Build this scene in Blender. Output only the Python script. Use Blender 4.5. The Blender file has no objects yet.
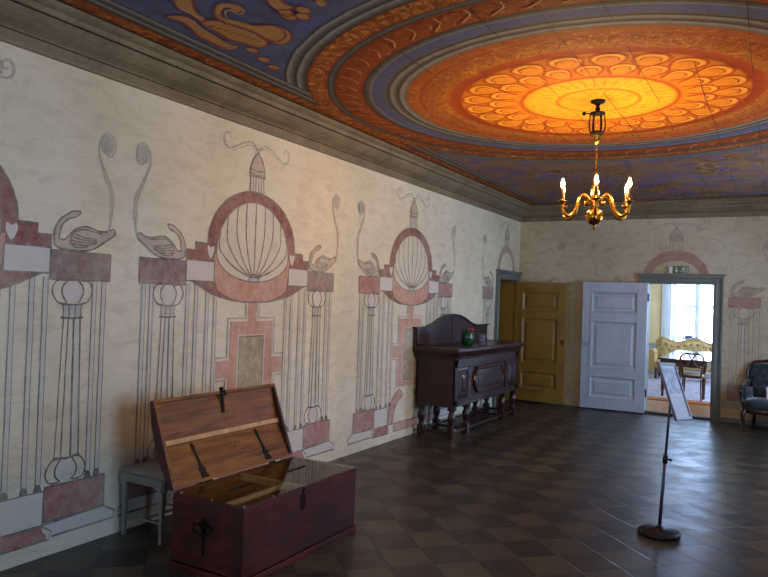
import bpy, bmesh, math, random
from math import sin, cos, pi, radians, sqrt
from mathutils import Vector, Matrix
random.seed(7)
S = bpy.context.scene
COL = S.collection
D = 11.5276      # y of the back wall
HB = 3.0776      # underside of the cornice
HC = 3.32        # ceiling
W = 5.24         # room width
YF = -2.6        # wall behind the camera
RC = (2.622, 5.6)

# ------------------------------------------------------------------ materials
class NT:
    def __init__(s, name):
        s.m = bpy.data.materials.new(name); s.m.use_nodes = True
        s.t = s.m.node_tree; s.n = s.t.nodes; s.l = s.t.links; s.n.clear()
        s.out = s.n.new('ShaderNodeOutputMaterial')
        s.b = s.n.new('ShaderNodeBsdfPrincipled'); s.l.new(s.b.outputs[0], s.out.inputs[0])
        s.geo = None
    def pos(s):
        if not s.geo: s.geo = s.n.new('ShaderNodeNewGeometry')
        return s.geo.outputs['Position']
    def obj(s):
        return s.n.new('ShaderNodeTexCoord').outputs['Object']
    def link(s, a, b):
        if isinstance(a, (int, float)): b.default_value = a
        elif isinstance(a, (tuple, list)): b.default_value = (*a, 1)[:4] if b.type == 'RGBA' else a
        else: s.l.new(a, b)
    def math(s, op, a, b=0.0, c=None, clamp=False):
        n = s.n.new('ShaderNodeMath'); n.operation = op; n.use_clamp = clamp
        s.link(a, n.inputs[0]); s.link(b, n.inputs[1])
        if c is not None: s.link(c, n.inputs[2])
        return n.outputs[0]
    def map(s, v, loc=(0, 0, 0), rot=(0, 0, 0), sc=(1, 1, 1)):
        n = s.n.new('ShaderNodeMapping'); s.link(v, n.inputs[0])
        n.inputs[1].default_value = loc; n.inputs[2].default_value = rot; n.inputs[3].default_value = sc
        return n.outputs[0]
    def noise(s, v, scale, detail=4, rough=.55, dist=0):
        n = s.n.new('ShaderNodeTexNoise'); s.link(v, n.inputs['Vector'])
        n.inputs['Scale'].default_value = scale; n.inputs['Detail'].default_value = detail
        n.inputs['Roughness'].default_value = rough; n.inputs['Distortion'].default_value = dist
        return n.outputs['Fac']
    def ramp(s, f, stops, interp='LINEAR'):
        n = s.n.new('ShaderNodeValToRGB'); n.color_ramp.interpolation = interp; s.link(f, n.inputs[0])
        e = n.color_ramp.elements
        while len(e) < len(stops): e.new(.5)
        for el, (p, c) in zip(e, stops):
            el.position = p; el.color = (*c, 1) if isinstance(c, tuple) else (c, c, c, 1)
        return n.outputs[0]
    def mix(s, f, a, b, mode='MIX'):
        n = s.n.new('ShaderNodeMix'); n.data_type = 'RGBA'; n.blend_type = mode
        s.link(f, n.inputs[0]); s.link(a, n.inputs[6]); s.link(b, n.inputs[7])
        return n.outputs[2]
    def sep(s, v):
        n = s.n.new('ShaderNodeSeparateXYZ'); s.link(v, n.inputs[0]); return n.outputs
    def bump(s, h, strength=.3, dist=.01):
        n = s.n.new('ShaderNodeBump'); s.link(h, n.inputs['Height'])
        n.inputs['Strength'].default_value = strength; n.inputs['Distance'].default_value = dist
        s.l.new(n.outputs[0], s.b.inputs['Normal'])
    def set(s, col=None, rough=None, metal=None, spec=None, coat=None):
        if col is not None: s.link(col, s.b.inputs['Base Color'])
        if rough is not None: s.link(rough, s.b.inputs['Roughness'])
        if metal is not None: s.b.inputs['Metallic'].default_value = metal
        if spec is not None: s.b.inputs['Specular IOR Level'].default_value = spec
        if coat is not None: s.b.inputs['Coat Weight'].default_value = coat
        return s.m

def hx(h):
    h = h.lstrip('#'); v = [int(h[i:i+2], 16)/255 for i in (0, 2, 4)]
    return tuple(((c+.055)/1.055)**2.4 if c > .04045 else c/12.92 for c in v)

def plain(name, col, rough=.5, metal=0, var=.12, scale=8, bump=0, spec=.5, coat=None, stretch=(1, 1, 1)):
    t = NT(name)
    v = t.map(t.obj(), sc=stretch)
    f = t.noise(v, scale, 5)
    c2 = tuple(c*(1-var*2) for c in col); c1 = tuple(min(1, c*(1+var)) for c in col)
    c = t.ramp(f, [(.3, c2), (.7, c1)])
    if bump: t.bump(f, bump)
    return t.set(c, rough, metal, spec, coat)

def wood(name, col, dark, rough=.5, axis='y', scale=1.6, bump=.1, coat=None, spec=.5):
    t = NT(name)
    sc = {'x': (1, 10, 10), 'y': (10, 1, 10), 'z': (10, 10, 1)}[axis]
    v = t.map(t.obj(), sc=sc)
    f = t.noise(v, scale, 8, .65, .6)
    g = t.noise(t.obj(), 2.5, 3)
    c = t.ramp(f, [(.3, dark), (.52, col), (.75, tuple(min(1, k*1.25) for k in col))])
    c = t.mix(t.ramp(g, [(.35, .0), (.7, .5)]), c, dark)
    t.bump(f, bump, .005)
    return t.set(c, rough, 0, spec, coat)

def plaster_col(t, kind):
    p = t.pos()
    a = t.noise(p, .9, 6, .6, .3)
    b = t.noise(t.map(p, sc=(1, 1, 2.6)) if kind == 'side' else t.map(p, sc=(1, 1, 2.2), rot=(0, .25, 0)), 4.5, 9, .7, .6)
    c = t.noise(p, 30, 4, .6)
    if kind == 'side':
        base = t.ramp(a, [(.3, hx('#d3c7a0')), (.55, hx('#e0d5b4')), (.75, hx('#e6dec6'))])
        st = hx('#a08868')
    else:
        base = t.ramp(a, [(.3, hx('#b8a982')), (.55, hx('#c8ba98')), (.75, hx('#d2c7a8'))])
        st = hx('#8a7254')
    base = t.mix(t.ramp(b, [(.48, .0), (.76, .40 if kind == 'side' else .6)]), base, st)
    base = t.mix(t.ramp(c, [(.4, 0.0), (.8, .25)]), base, hx('#e0d8c8'))
    # whitewashed foot of the wall with grime
    return base, b, c

def plaster(name, kind):
    t = NT(name); c, b, h = plaster_col(t, kind)
    n = t.noise(t.pos(), 5, 6, .6)
    t.bump(t.math('ADD', n, t.math('MULTIPLY', h, .15)), .35, .012)
    return t.set(c, .85, 0, .2)

def paint(name, col, kind, strength=.8, grit=.5):
    """limewash paint worn back to the plaster it sits on"""
    t = NT(name); base, b, h = plaster_col(t, kind)
    n = t.noise(t.pos(), 14, 7, .75)
    n2 = t.noise(t.pos(), 2.3, 3, .6)
    f = t.math('MULTIPLY', t.ramp(n, [(.30, 1-grit), (.62, 1.0)]), t.ramp(n2, [(.3, .72), (.6, 1.0)]))
    f = t.math('MULTIPLY', f, strength)
    return t.set(t.mix(f, base, col), .85, 0, .2)

M = {}
for k in ('side', 'back'):
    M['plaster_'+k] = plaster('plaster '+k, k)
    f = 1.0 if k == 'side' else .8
    M['red_'+k] = paint('madder red '+k, hx('#7c2f30'), k, .93*f, .25)
    M['pink_'+k] = paint('salmon '+k, hx('#b8705c'), k, .8*f, .45)
    M['mauve_'+k] = paint('mauve '+k, hx('#714850'), k, .85*f, .3)
    M['plinth_'+k] = paint('plinth red '+k, hx('#9a4a4a'), k, .85*f, .35)
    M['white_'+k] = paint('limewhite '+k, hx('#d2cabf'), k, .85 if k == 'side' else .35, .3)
    M['cream_'+k] = paint('cream '+k, hx('#d3c8b2'), k, .6, .4)
    M['grey_'+k] = paint('blue grey wash '+k, hx('#8f959a'), k, .6*f, .4)
    M['pole_'+k] = paint('pole wash '+k, hx('#b0b8be'), k, .42*f, .4)
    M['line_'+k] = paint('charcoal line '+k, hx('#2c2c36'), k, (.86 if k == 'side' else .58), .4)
    M['faint_'+k] = paint('faint line '+k, hx('#5c6a70'), k, .55*f, .5)
    M['swan_'+k] = paint('swan wash '+k, hx('#8c6a62'), k, .55*f, .5)
    M['stone_'+k] = paint('painted stone '+k, hx('#8c805c'), k, .85*f, .6)

# ------------------------------------------------------------------ mesh helpers
class MB:
    def __init__(s): s.bm = bmesh.new(); s.mi = 0; s.mats = []
    def mat(s, m):
        if m not in s.mats: s.mats.append(m)
        s.mi = s.mats.index(m); return s
    def face(s, vs, smooth=False):
        bv = [v if isinstance(v, bmesh.types.BMVert) else s.bm.verts.new(v) for v in vs]
        try:
            f = s.bm.faces.new(bv); f.material_index = s.mi; f.smooth = smooth; return f
        except ValueError: return None
    def box(s, lo, hi, mx=None):
        c = [Vector((x, y, z)) for z in (lo[2], hi[2]) for y in (lo[1], hi[1]) for x in (lo[0], hi[0])]
        if mx is not None: c = [mx @ v for v in c]
        v = [s.bm.verts.new(p) for p in c]
        for q in ((0, 2, 3, 1), (4, 5, 7, 6), (0, 1, 5, 4), (2, 6, 7, 3), (0, 4, 6, 2), (1, 3, 7, 5)):
            s.face([v[i] for i in q])
        return s
    def prism(s, poly, axis, a, b, mx=None):
        """poly is 2-D; extruded along axis from a to b. x: (y,z), y: (x,z), z: (x,y)"""
        def P(p, h):
            q = {'x': (h, p[0], p[1]), 'y': (p[0], h, p[1]), 'z': (p[0], p[1], h)}[axis]
            return mx @ Vector(q) if mx is not None else Vector(q)
        A = [s.bm.verts.new(P(p, a)) for p in poly]; B = [s.bm.verts.new(P(p, b)) for p in poly]
        n = len(poly); s.face(A[::-1]); s.face(B)
        for i in range(n): s.face([A[i], A[(i+1) % n], B[(i+1) % n], B[i]])
        return s
    def lathe(s, prof, c=(0, 0, 0), n=20, mx=None, smooth=True):
        rings = []
        for r, z in prof:
            ring = []
            if r < 1e-5:
                p = Vector((c[0], c[1], c[2]+z)); ring = [s.bm.verts.new(mx @ p if mx is not None else p)]
            else:
                for k in range(n):
                    p = Vector((c[0]+r*cos(2*pi*k/n), c[1]+r*sin(2*pi*k/n), c[2]+z))
                    ring.append(s.bm.verts.new(mx @ p if mx is not None else p))
            rings.append(ring)
        for a, b in zip(rings, rings[1:]):
            for k in range(n):
                k2 = (k+1) % n
                if len(a) == 1 and len(b) == 1: continue
                if len(a) == 1: s.face([a[0], b[k2], b[k]][::-1], smooth)
                elif len(b) == 1: s.face([a[k], a[k2], b[0]], smooth)
                else: s.face([a[k], a[k2], b[k2], b[k]], smooth)
        if len(rings[0]) > 1: s.face(rings[0][::-1])
        if len(rings[-1]) > 1: s.face(rings[-1])
        return s
    def tube(s, pts, rad, n=8, smooth=True, flat=None, caps=True):
        pts = [Vector(p) for p in pts]
        if not isinstance(rad, (list, tuple)): rad = [rad]*len(pts)
        rings = []; up = None
        for i, p in enumerate(pts):
            d = (pts[min(i+1, len(pts)-1)]-pts[max(i-1, 0)]).normalized()
            if up is None:
                up = Vector((0, 0, 1)) if abs(d.z) < .9 else Vector((1, 0, 0))
            x = d.cross(up)
            if x.length < 1e-6: x = d.orthogonal()
            x.normalize(); y = x.cross(d).normalized(); up = y
            f = flat or (1, 1)
            rings.append([s.bm.verts.new(p+x*(cos(2*pi*k/n)*rad[i]*f[0])+y*(sin(2*pi*k/n)*rad[i]*f[1])) for k in range(n)])
        for a, b in zip(rings, rings[1:]):
            for k in range(n): s.face([a[k], a[(k+1) % n], b[(k+1) % n], b[k]], smooth)
        if caps: s.face(rings[0][::-1]); s.face(rings[-1])
        return s
    def ball(s, c, r, n=14, sc=(1, 1, 1), smooth=True):
        m = n//2
        prof = [(r*sin(pi*i/m)*1.0, -r*cos(pi*i/m)) for i in range(m+1)]
        mx = Matrix.Translation(c) @ Matrix.Diagonal((*sc, 1))
        return s.lathe([(max(a, 0) if 0 < i < m else 0, b) for i, (a, b) in enumerate(prof)], n=n, mx=mx, smooth=smooth)
    def build(s, name, mat=None, parent=None, bevel=0, seg=2, subsurf=0, origin=None, normals=True):
        if normals: bmesh.ops.recalc_face_normals(s.bm, faces=s.bm.faces)
        me = bpy.data.meshes.new(name)
        if origin is not None:
            bmesh.ops.translate(s.bm, verts=s.bm.verts, vec=-Vector(origin))
        s.bm.to_mesh(me); s.bm.free()
        for m in (s.mats or [mat]): me.materials.append(m)
        o = bpy.data.objects.new(name, me); COL.objects.link(o)
        if origin is not None: o.location = origin
        if bevel:
            b = o.modifiers.new('bevel', 'BEVEL'); b.width = bevel; b.segments = seg; b.limit_method = 'ANGLE'; b.angle_limit = radians(35)
            b.harden_normals = False
        if subsurf:
            b = o.modifiers.new('sub', 'SUBSURF'); b.levels = subsurf; b.render_levels = subsurf
        if parent: o.parent = parent
        return o

def thing(name, label, cat, loc=(0, 0, 0), rz=0, group=None):
    o = bpy.data.objects.new(name, None); COL.objects.link(o); o.empty_display_size = .1
    o.location = loc; o.rotation_euler = (0, 0, rz); o['label'] = label; o['category'] = cat
    if group: o['group'] = group
    return o
def tag(o, label, cat, group=None):
    o['label'] = label; o['category'] = cat
    if group: o['group'] = group
    return o
def struct(o, label=None):
    o['kind'] = 'structure'
    if label: o['label'] = label
    return o
def smoothpath(pts, n=8, closed=False):
    """Catmull-Rom through pts (2-D or 3-D)"""
    P = [Vector((*p, 0)[:3]) if len(p) == 2 else Vector(p) for p in pts]; out = []
    N = len(P); rng = range(N) if closed else range(N-1)
    for i in rng:
        p0 = P[(i-1) % N] if closed or i > 0 else P[0]; p1 = P[i]; p2 = P[(i+1) % N]
        p3 = P[(i+2) % N] if closed or i+2 < N else P[-1]
        for k in range(n):
            t = k/n
            out.append(.5*((2*p1)+(-p0+p2)*t+(2*p0-5*p1+4*p2-p3)*t*t+(-p0+3*p1-3*p2+p3)*t**3))
    if not closed: out.append(P[-1])
    return [tuple(v[:2]) if len(pts[0]) == 2 else v for v in out]

# ------------------------------------------------------------------ painted decoration laid on a surface
class Mural:
    """2-D polygons and brush lines on a plane: to3(u, v, h) places them, h is the paint's height"""
    def __init__(s, mb, to3, kind): s.mb = mb; s.to3 = to3; s.k = kind; s.h = 0.0006; s.clip = None
    def fill(s, pts, m, h=None):
        s.h += 1.2e-5
        s.mb.mat(M[m+'_'+s.k]); s.mb.face([s.to3(u, v, (h or 0)+s.h) for u, v in pts])
    def line(s, pts, w, m='line', closed=False, taper=False):
        if s.k != 'c': w *= 1.35 if m == 'line' else 1.2
        s.h += 4e-6
        H = s.h+.0012
        if closed: pts = list(pts)+[pts[0]]
        L = []; n = len(pts)
        for i, (u, v) in enumerate(pts):
            if closed:
                a = pts[i-1] if i > 0 else pts[-2]; b = pts[i+1] if i+1 < n else pts[1]
            else: a = pts[max(i-1, 0)]; b = pts[min(i+1, n-1)]
            du, dv = b[0]-a[0], b[1]-a[1]; l = sqrt(du*du+dv*dv) or 1
            ww = w*.5*(1 if not taper else .35+.65*sin(pi*min(1, i/(n-1)*1.1)))*random.uniform(.75, 1.25)
            L.append(((u-dv/l*ww, v+du/l*ww), (u+dv/l*ww, v-du/l*ww)))
        s.mb.mat(M[m+'_'+s.k])
        prev = None
        for a, b in L:
            A = s.mb.bm.verts.new(s.to3(*a, H)); B = s.mb.bm.verts.new(s.to3(*b, H))
            if prev: s.mb.face([prev[0], prev[1], B, A])
            prev = (A, B)
    def seg(s, a, b, w, m='line'):
        n = max(2, int(sqrt((a[0]-b[0])**2+(a[1]-b[1])**2)/.12)+1)
        pts = [(a[0]+(b[0]-a[0])*i/n+random.uniform(-.0015, .0015), a[1]+(b[1]-a[1])*i/n+random.uniform(-.0015, .0015)) for i in range(n+1)]
        s.line(pts, w, m)
    def rect(s, a, b, c, d, m, w=.009, outline='line'):
        s.fill([(a, b), (c, b), (c, d), (a, d)], m)
        if w:
            for p, q in (((a, b), (c, b)), ((c, b), (c, d)), ((c, d), (a, d)), ((a, d), (a, b))): s.seg(p, q, w, outline)

def ell(cx, cy, a, b, t0=0, t1=360, n=36):
    return [(cx+a*cos(radians(t0+(t1-t0)*i/n)), cy+b*sin(radians(t0+(t1-t0)*i/n))) for i in range(n+1)]

def swan(mu, cx, z, f, sc=1.0):
    """cx is the breast side; f=+1: breast towards +u"""
    T = lambda p: (cx+f*p[0]*sc, z+p[1]*sc)
    body = smoothpath([(0, .043), (0, .118), (-.03, .18), (-.08, .223), (-.125, .248), (-.175, .25), (-.15, .217), (-.096, .198), (-.05, .155), (-.037, .105), (-.033, .07),
                       (-.07, .066), (-.104, .10), (-.154, .142), (-.22, .161), (-.304, .142), (-.37, .142), (-.425, .164), (-.44, .13), (-.38, .087), (-.296, .031), (-.22, .006), (-.06, .006), (-.012, .022)], 3, True)
    body = [T(p) for p in body]
    mu.fill(body, 'swan'); mu.line(body, .008, closed=True)
    wing = [T(p) for p in smoothpath([(-.34, .125), (-.26, .135), (-.19, .14), (-.13, .11), (-.11, .06), (-.14, .025), (-.22, .03), (-.30, .07)], 4)]
    mu.line(wing, .007)
    for k in range(4):
        mu.line([T(p) for p in smoothpath([(-.14+.012*k, .105-.02*k), (-.22, .088-.016*k), (-.3, .085-.008*k)], 4)], .006)

def tendril(mu, cx, z, f, h=.62, m='faint'):
    T = lambda p: (cx+f*p[0], z+p[1])
    mu.line([T(p) for p in smoothpath([(0, 0), (-.03, .14), (-.03, .28), (.03, .40), (.085, .50), (.09, .60), (.04, .67), (-.02, .65), (-.035, .58), (0, .52), (.04, .54), (.05, .59), (.02, .61)], 6)], .009, m)
    mu.line([T(p) for p in smoothpath([(-.01, .1), (-.01, .27), (.05, .40), (.07, .5)], 5)], .005, m)
    mu.fill([T((.03+.055*cos(a), .595+.068*sin(a))) for a in [i*2*pi/14 for i in range(14)]], 'grey')
    for q in range(5): mu.line([T((.03+.03*cos(q*1.3)+.016*cos(a), .595+.04*sin(q*1.3)+.018*sin(a))) for a in [i*.9 for i in range(8)]], .005, m)

def column(mu, c, z0, z1, capw=.30):
    """three-lobed capital and foot with a slender shaft between"""
    for zc, s in ((z1-.085, 1), (z0+.09, -1)):
        w = capw/2 if s > 0 else capw/2*.98
        for sg in (-1, 1):
            mu.line([(c+sg*x, zc+s*y) for x, y in smoothpath([(.05, .075), (w*.8, .07), (w, .01), (w*.75, -.06), (.05, -.075)], 5)], .008)
            mu.line([(c+sg*x, zc+s*y) for x, y in smoothpath([(.035, .075), (.07, .04), (.075, -.01), (.04, -.07)], 5)], .008)
        mu.fill([(c+x, zc+s*y) for x, y in ell(0, 0, .07, .07, 0, 360, 20)[:-1]], 'white')
    mu.fill([(c-.075, z1-.16), (c+.075, z1-.16), (c+.06, z1-.235), (c-.06, z1-.235)], 'grey')
    mu.line([(c-.08, z1-.16), (c, z1-.165), (c+.08, z1-.16)], .009)
    mu.line([(c-.08, z1-.245), (c, z1-.25), (c+.08, z1-.245)], .011)
    for x in (-.062, -.022, .022, .062): mu.seg((c+x*1.05, z1-.16), (c+x, z1-.245), .006)
    b, t = z0+.17, z1-.25
    mu.fill([(c-.04, b), (c-.0, b), (c-.0, t), (c-.025, t)], 'cream')
    mu.fill([(c+.07, b), (c+.028, b), (c+.018, t), (c+.055, t)], 'pole')
    mu.seg((c-.085, b), (c-.06, t), .007); mu.seg((c-.04, b), (c-.025, t), .007)
    mu.seg((c+.085, b), (c+.06, t), .007); mu.seg((c+.028, b), (c+.015, t), .009)
    mu.line([(c-.095, b), (c, b-.012), (c+.095, b)], .01)

def poles(mu, us, z0, z1s):
    for u, z1 in zip(us, z1s):
        mu.fill([(u-.017, z0), (u+.017, z0), (u+.016, z1), (u-.016, z1)], 'pole')
        mu.seg((u-.017, z0), (u-.016, z1), .0055); mu.seg((u+.017, z0), (u+.016, z1), .003)
        mu.fill(ell(u, z0, .028, .05, 0, 180, 8), 'line')

def top_ornament(mu, c, z=2.54, reach=.42):
    mu.fill([(c-.1, z), (c+.1, z), (c+.085, z+.14), (c-.085, z+.14)], 'white')
    for x in (-.09, -.055, -.02, .02, .055, .09): mu.seg((c+x, z-.01), (c+x*.9, z+.14), .008)
    dome = [(c-.1, z+.14), (c-.095, z+.2)]+smoothpath([(c-.095, z+.2), (c-.06, z+.28), (c, z+.34), (c+.06, z+.28), (c+.095, z+.2)], 4)+[(c+.1, z+.14)]
    mu.fill(dome, 'swan'); mu.line(dome, .009, closed=True)
    mu.line([(c-.097, z+.2), (c, z+.185), (c+.097, z+.2)], .007); mu.line([(c-.1, z+.165), (c, z+.15), (c+.1, z+.165)], .006)
    mu.line(ell(c, z+.36, .015, .018, 0, 360, 8), .008)
    for f in (-1, 1):
        mu.line([(c+f*x*reach/.42, z+y) for x, y in smoothpath([(.01, .37), (.08, .42), (.18, .40), (.28, .35), (.36, .32), (.42, .36), (.41, .43), (.36, .44), (.35, .40)], 5)], .012, 'faint')
        mu.line([(c+f*x*reach/.42, z+y) for x, y in smoothpath([(.01, .36), (.09, .395), (.2, .36), (.33, .30)], 5)], .006, 'faint')

def motif(mu, c, inner=True, width=1.0, tb=1.25, right=True, left=True, aw=.56):
    k = aw/.56
    A = lambda p: (c+p[0]*k, p[1])
    # poles behind the blocks
    for f in (-1, 1):
        if (f < 0 and not left) or (f > 0 and not right): continue
        c0 = width
        P = lambda u: c+f*u*c0
        mu.rect(P(.50), .20, P(.80), .41, 'white', .007)
        mu.fill([(P(.46), .1), (P(.82), .1), (P(.86), .15), (P(.84), .2), (P(.46), .2)], 'plinth')
        mu.line([(P(.46), .1), (P(.84), .1), (P(.86), .15), (P(.8), .19)], .008)
        mu.rect(P(.80), .215, P(1.24), .43, 'plinth', .009)
        mu.fill([(P(.80), .215), (P(1.24), .215), (P(1.33), .165), (P(1.33), .115), (P(.84), .115), (P(.80), .16)], 'white')
        mu.line([(P(.80), .2), (P(1.24), .215), (P(1.33), .165), (P(1.33), .115), (P(.86), .115)], .009)
        poles(mu, [P(.455), P(.545), P(.665), P(.755)], .41, [1.66, 1.69, 1.74, 1.74])
        poles(mu, [P(1.105), P(1.175)], .43, [1.72, 1.72])
        column(mu, P(.945), .43, 1.73, .29)
    # arch and bowl
    outer = ell(0, 2.06, .56, .485, 0, 180, 40)
    bowl = smoothpath([(-.72, 1.76), (-.5, 1.665), (-.25, 1.615), (0, 1.60), (.25, 1.615), (.5, 1.665), (.72, 1.76)], 6)
    mu.fill([A(p) for p in outer+[(-.69, 2.06), (-.69, 2.0), (-.78, 2.0), (-.78, 1.76)]+bowl[1:-1]+[(.78, 1.76), (.78, 2.0), (.69, 2.0), (.69, 2.06)]], 'red')
    mu.line([A(p) for p in outer], .009)
    mu.line([A(p) for p in bowl], .010)
    for f in (-1, 1):
        mu.line([A((f*x, y)) for x, y in ((.56, 2.06), (.69, 2.06), (.69, 2.0), (.78, 2.0), (.78, 1.92))], .008)
    mu.fill([A(p) for p in [(-.49, 1.98), (-.47, 1.80)]+smoothpath([(-.44, 1.70), (-.25, 1.625), (0, 1.61), (.25, 1.625), (.44, 1.70)], 6)+[(.47, 1.80), (.49, 1.98)]], 'pink')
    inn = [A(p) for p in ell(0, 2.0, .462, .455, 0, 180, 30)[:-1]+ell(0, 2.0, .462, .225, 180, 360, 30)[:-1]]
    mu.fill(inn, 'cream'); mu.line(inn, .008, closed=True)
    for an in (158, 138, 120, 105, 90, 75, 60, 42, 22):
        X_, Z_ = .455*cos(radians(an)), 2.0+.45*sin(radians(an))
        mu.line([A(p) for p in smoothpath([(X_*.10, 1.81), (X_*.60, 1.81+(Z_-1.81)*.22), (X_*.98, 1.81+(Z_-1.81)*.55), (X_*1.03, 1.81+(Z_-1.81)*.8), (X_, Z_)], 5)], .010)
    mu.fill([A(p) for p in ell(0, 1.78, .07, .06, 0, 180, 10)], 'grey'); mu.line([A(p) for p in ell(0, 1.78, .07, .06, 0, 180, 10)], .009)
    for f in (-1, 1):
        if (f < 0 and not left) or (f > 0 and not right): continue
        P = lambda u: c+f*u*width
        mu.fill([(P(.525)+f*x, 2.0+y) for x, y in smoothpath([(0, -.055), (-.035, 0), (-.03, .045), (0, .03), (.03, .045), (.035, 0)], 4, True)], 'white')
        mu.rect(P(.48), 1.76, P(.78), 1.92, 'white', .008)
        mu.rect(P(.78), 1.725, P(1.22), 1.905, 'mauve' if c < 5.5 else 'plinth', .009)
        swan(mu, P(.80)+f*.0, 1.91, -f, 1.02)
        tendril(mu, P(tb), 2.04, -f)
    top_ornament(mu, c)
    if inner:
        o = [(-.055, 1.61), (-.055, 1.44), (-.27, 1.44), (-.27, 1.12), (-.42, 1.12), (-.42, .98), (-.31, .98), (-.31, .62), (.31, .62), (.31, .98), (.42, .98), (.42, 1.12), (.27, 1.12), (.27, 1.44), (.055, 1.44), (.055, 1.61)]
        mu.fill([A(p) for p in o], 'pink')
        g = .02
        o2 = [(-.055-g, 1.6), (-.055-g, 1.44+g), (-.27-g, 1.44+g), (-.27-g, 1.12+g), (-.42, 1.12+g)]
        for f in (-1, 1):
            for q, wd, mm in ((0, .016, 'white'), (.012, .006, 'line')):
                mu.line([A((f*(x-q), y+q*.6)) for x, y in o2], wd, mm)
                mu.line([A((f*x, y)) for x, y in ((-.42, .97-q), (-.3-q, .97-q), (-.3-q, .62))], wd, mm)
        mu.rect(c-.155*k, .70, c+.155*k, 1.31, 'stone', .008)
        for q, wd, mm in ((.012, .014, 'white'),):
            mu.line([A(p) for p in ((-.155-q, .7), (-.155-q, 1.31+q), (.155+q, 1.31+q), (.155+q, .7))], wd, mm)
        # rounded mound at the foot
        for f in (-1, 1):
            band = [(f*p[0], p[1]) for p in smoothpath([(.48, .2), (.46, .38), (.36, .52), (.22, .6)], 6)]+[(f*p[0], p[1]) for p in smoothpath([(.12, .52), (.26, .44), (.34, .33), (.36, .2)], 6)]
            mu.fill([A(p) for p in band], 'pink'); mu.line([A(p) for p in band], .008, closed=True)
        mu.rect(c-.34*k, .1, c+.34*k, .2, 'pink', .007)

# ------------------------------------------------------------------ setting: walls
def grid_wall(mb, to3, u0, u1, v0, v1, holes):
    us = sorted({u0, u1, *[h[0] for h in holes], *[h[1] for h in holes]})
    vs = sorted({v0, v1, *[h[2] for h in holes], *[h[3] for h in holes]})
    for a, b in zip(us, us[1:]):
        for c, d in zip(vs, vs[1:]):
            m = ((a+b)/2, (c+d)/2)
            if any(h[0] < m[0] < h[1] and h[2] < m[1] < h[3] for h in holes): continue
            mb.face([to3(a, c, 0), to3(b, c, 0), to3(b, d, 0), to3(a, d, 0)])

DL = (10.53, 11.38, 0.0, 2.05)      # opening in the left wall
mb = MB().mat(M['plaster_side'])
L3 = lambda u, v, h: Vector((h, u, v))
grid_wall(mb, L3, YF, D, 0, HC, [DL])
mu = Mural(mb, L3, 'side')
motif(mu, 1.885, tb=1.19)
motif(mu, 4.57)
motif(mu, 7.50)
# narrow motif over the side door
cz = 10.87
mu.k = 'side'
outer = ell(cz, 2.20, .40, .40, 0, 180, 30); innr = ell(cz, 2.20, .31, .31, 180, 0, 30)
mu.fill(outer+innr, 'pink'); mu.line(outer, .008); mu.line(innr, .007)
top_ornament(mu, cz, 2.58, .40)
mu.rect(9.86, 1.725, 10.3, 1.905, 'mauve', .008)
swan(mu, 10.28, 1.91, 1, .95); tendril(mu, 9.84, 2.04, 1)
column(mu, 10.08, .43, 1.73, .26); poles(mu, [9.92, 10.23, 10.38], .43, [1.72, 1.72, 1.7])
mu.rect(9.86, .215, 10.3, .43, 'plinth', .008)
mu.line(smoothpath([(2.29, 2.87), (2.36, 2.885), (2.385, 2.94), (2.35, 2.985), (2.31, 2.96), (2.325, 2.925), (2.35, 2.94)], 5), .011, 'faint')
wl = mb.build('wall_left', normals=False); struct(wl, 'left plaster wall painted with arches, swans and slender columns')

# back wall
DB = (2.11, 3.08, 0.0, 2.055)
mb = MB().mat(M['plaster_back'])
B3 = lambda u, v, h: Vector((u, D-h, v))
grid_wall(mb, B3, 0, W, 0, HC, [DB])
mu = Mural(mb, B3, 'back')
c = 2.52
outer = ell(c, 2.16, .47, .41, 8, 172, 30); innr = ell(c, 2.14, .36, .28, 172, 8, 30)
mu.fill(outer+innr, 'plinth'); mu.line(outer, .007); mu.line(innr, .006)
top_ornament(mu, c, 2.58, .46)
mu.rect(3.27, 1.72, 3.69, 1.87, 'plinth', .008)
swan(mu, 3.30, 1.87, -1, .98)
tendril(mu, 3.80, 2.04, -1); tendril(mu, 1.29, 2.05, -1); tendril(mu, .70, 2.05, 1)
mu.rect(1.34, 1.72, 1.78, 1.88, 'mauve', .008); swan(mu, 1.76, 1.88, 1)
swan(mu, .5, 1.90, -1, .9)
column(mu, 3.48, .55, 1.72, .27)
poles(mu, [3.32, 3.62, 3.70], .55, [1.71, 1.71, 1.70])
mu.rect(3.28, .34, 3.74, .56, 'mauve', .008); mu.rect(3.22, .22, 3.80, .33, 'grey', .007)
mu.rect(4.1, .34, 4.5, .56, 'plinth', .008); column(mu, 4.3, .55, 1.72); mu.rect(4.1, 1.72, 4.5, 1.87, 'plinth')
wb = mb.build('wall_back', normals=False); struct(wb, 'back plaster wall with a faded painted arch above the doorway')

WIN = [(6.8, 7.7, .75, 2.5), (8.6, 9.9, .75, 2.6), (.9, 2.2, .75, 2.5)]
mb = MB().mat(M['plaster_side'])
grid_wall(mb, lambda u, v, h: Vector((W, u, v)), YF, D, 0, HC, WIN)
struct(mb.build('wall_right', normals=False), 'right plaster wall with two windows')
WF = [(1.0, 2.0, .8, 2.5)]
mb = MB().mat(M['plaster_back'])
grid_wall(mb, lambda u, v, h: Vector((u, YF, v)), 0, W, 0, HC, WF)
struct(mb.build('wall_front', normals=False), 'front plaster wall with one window')

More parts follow.
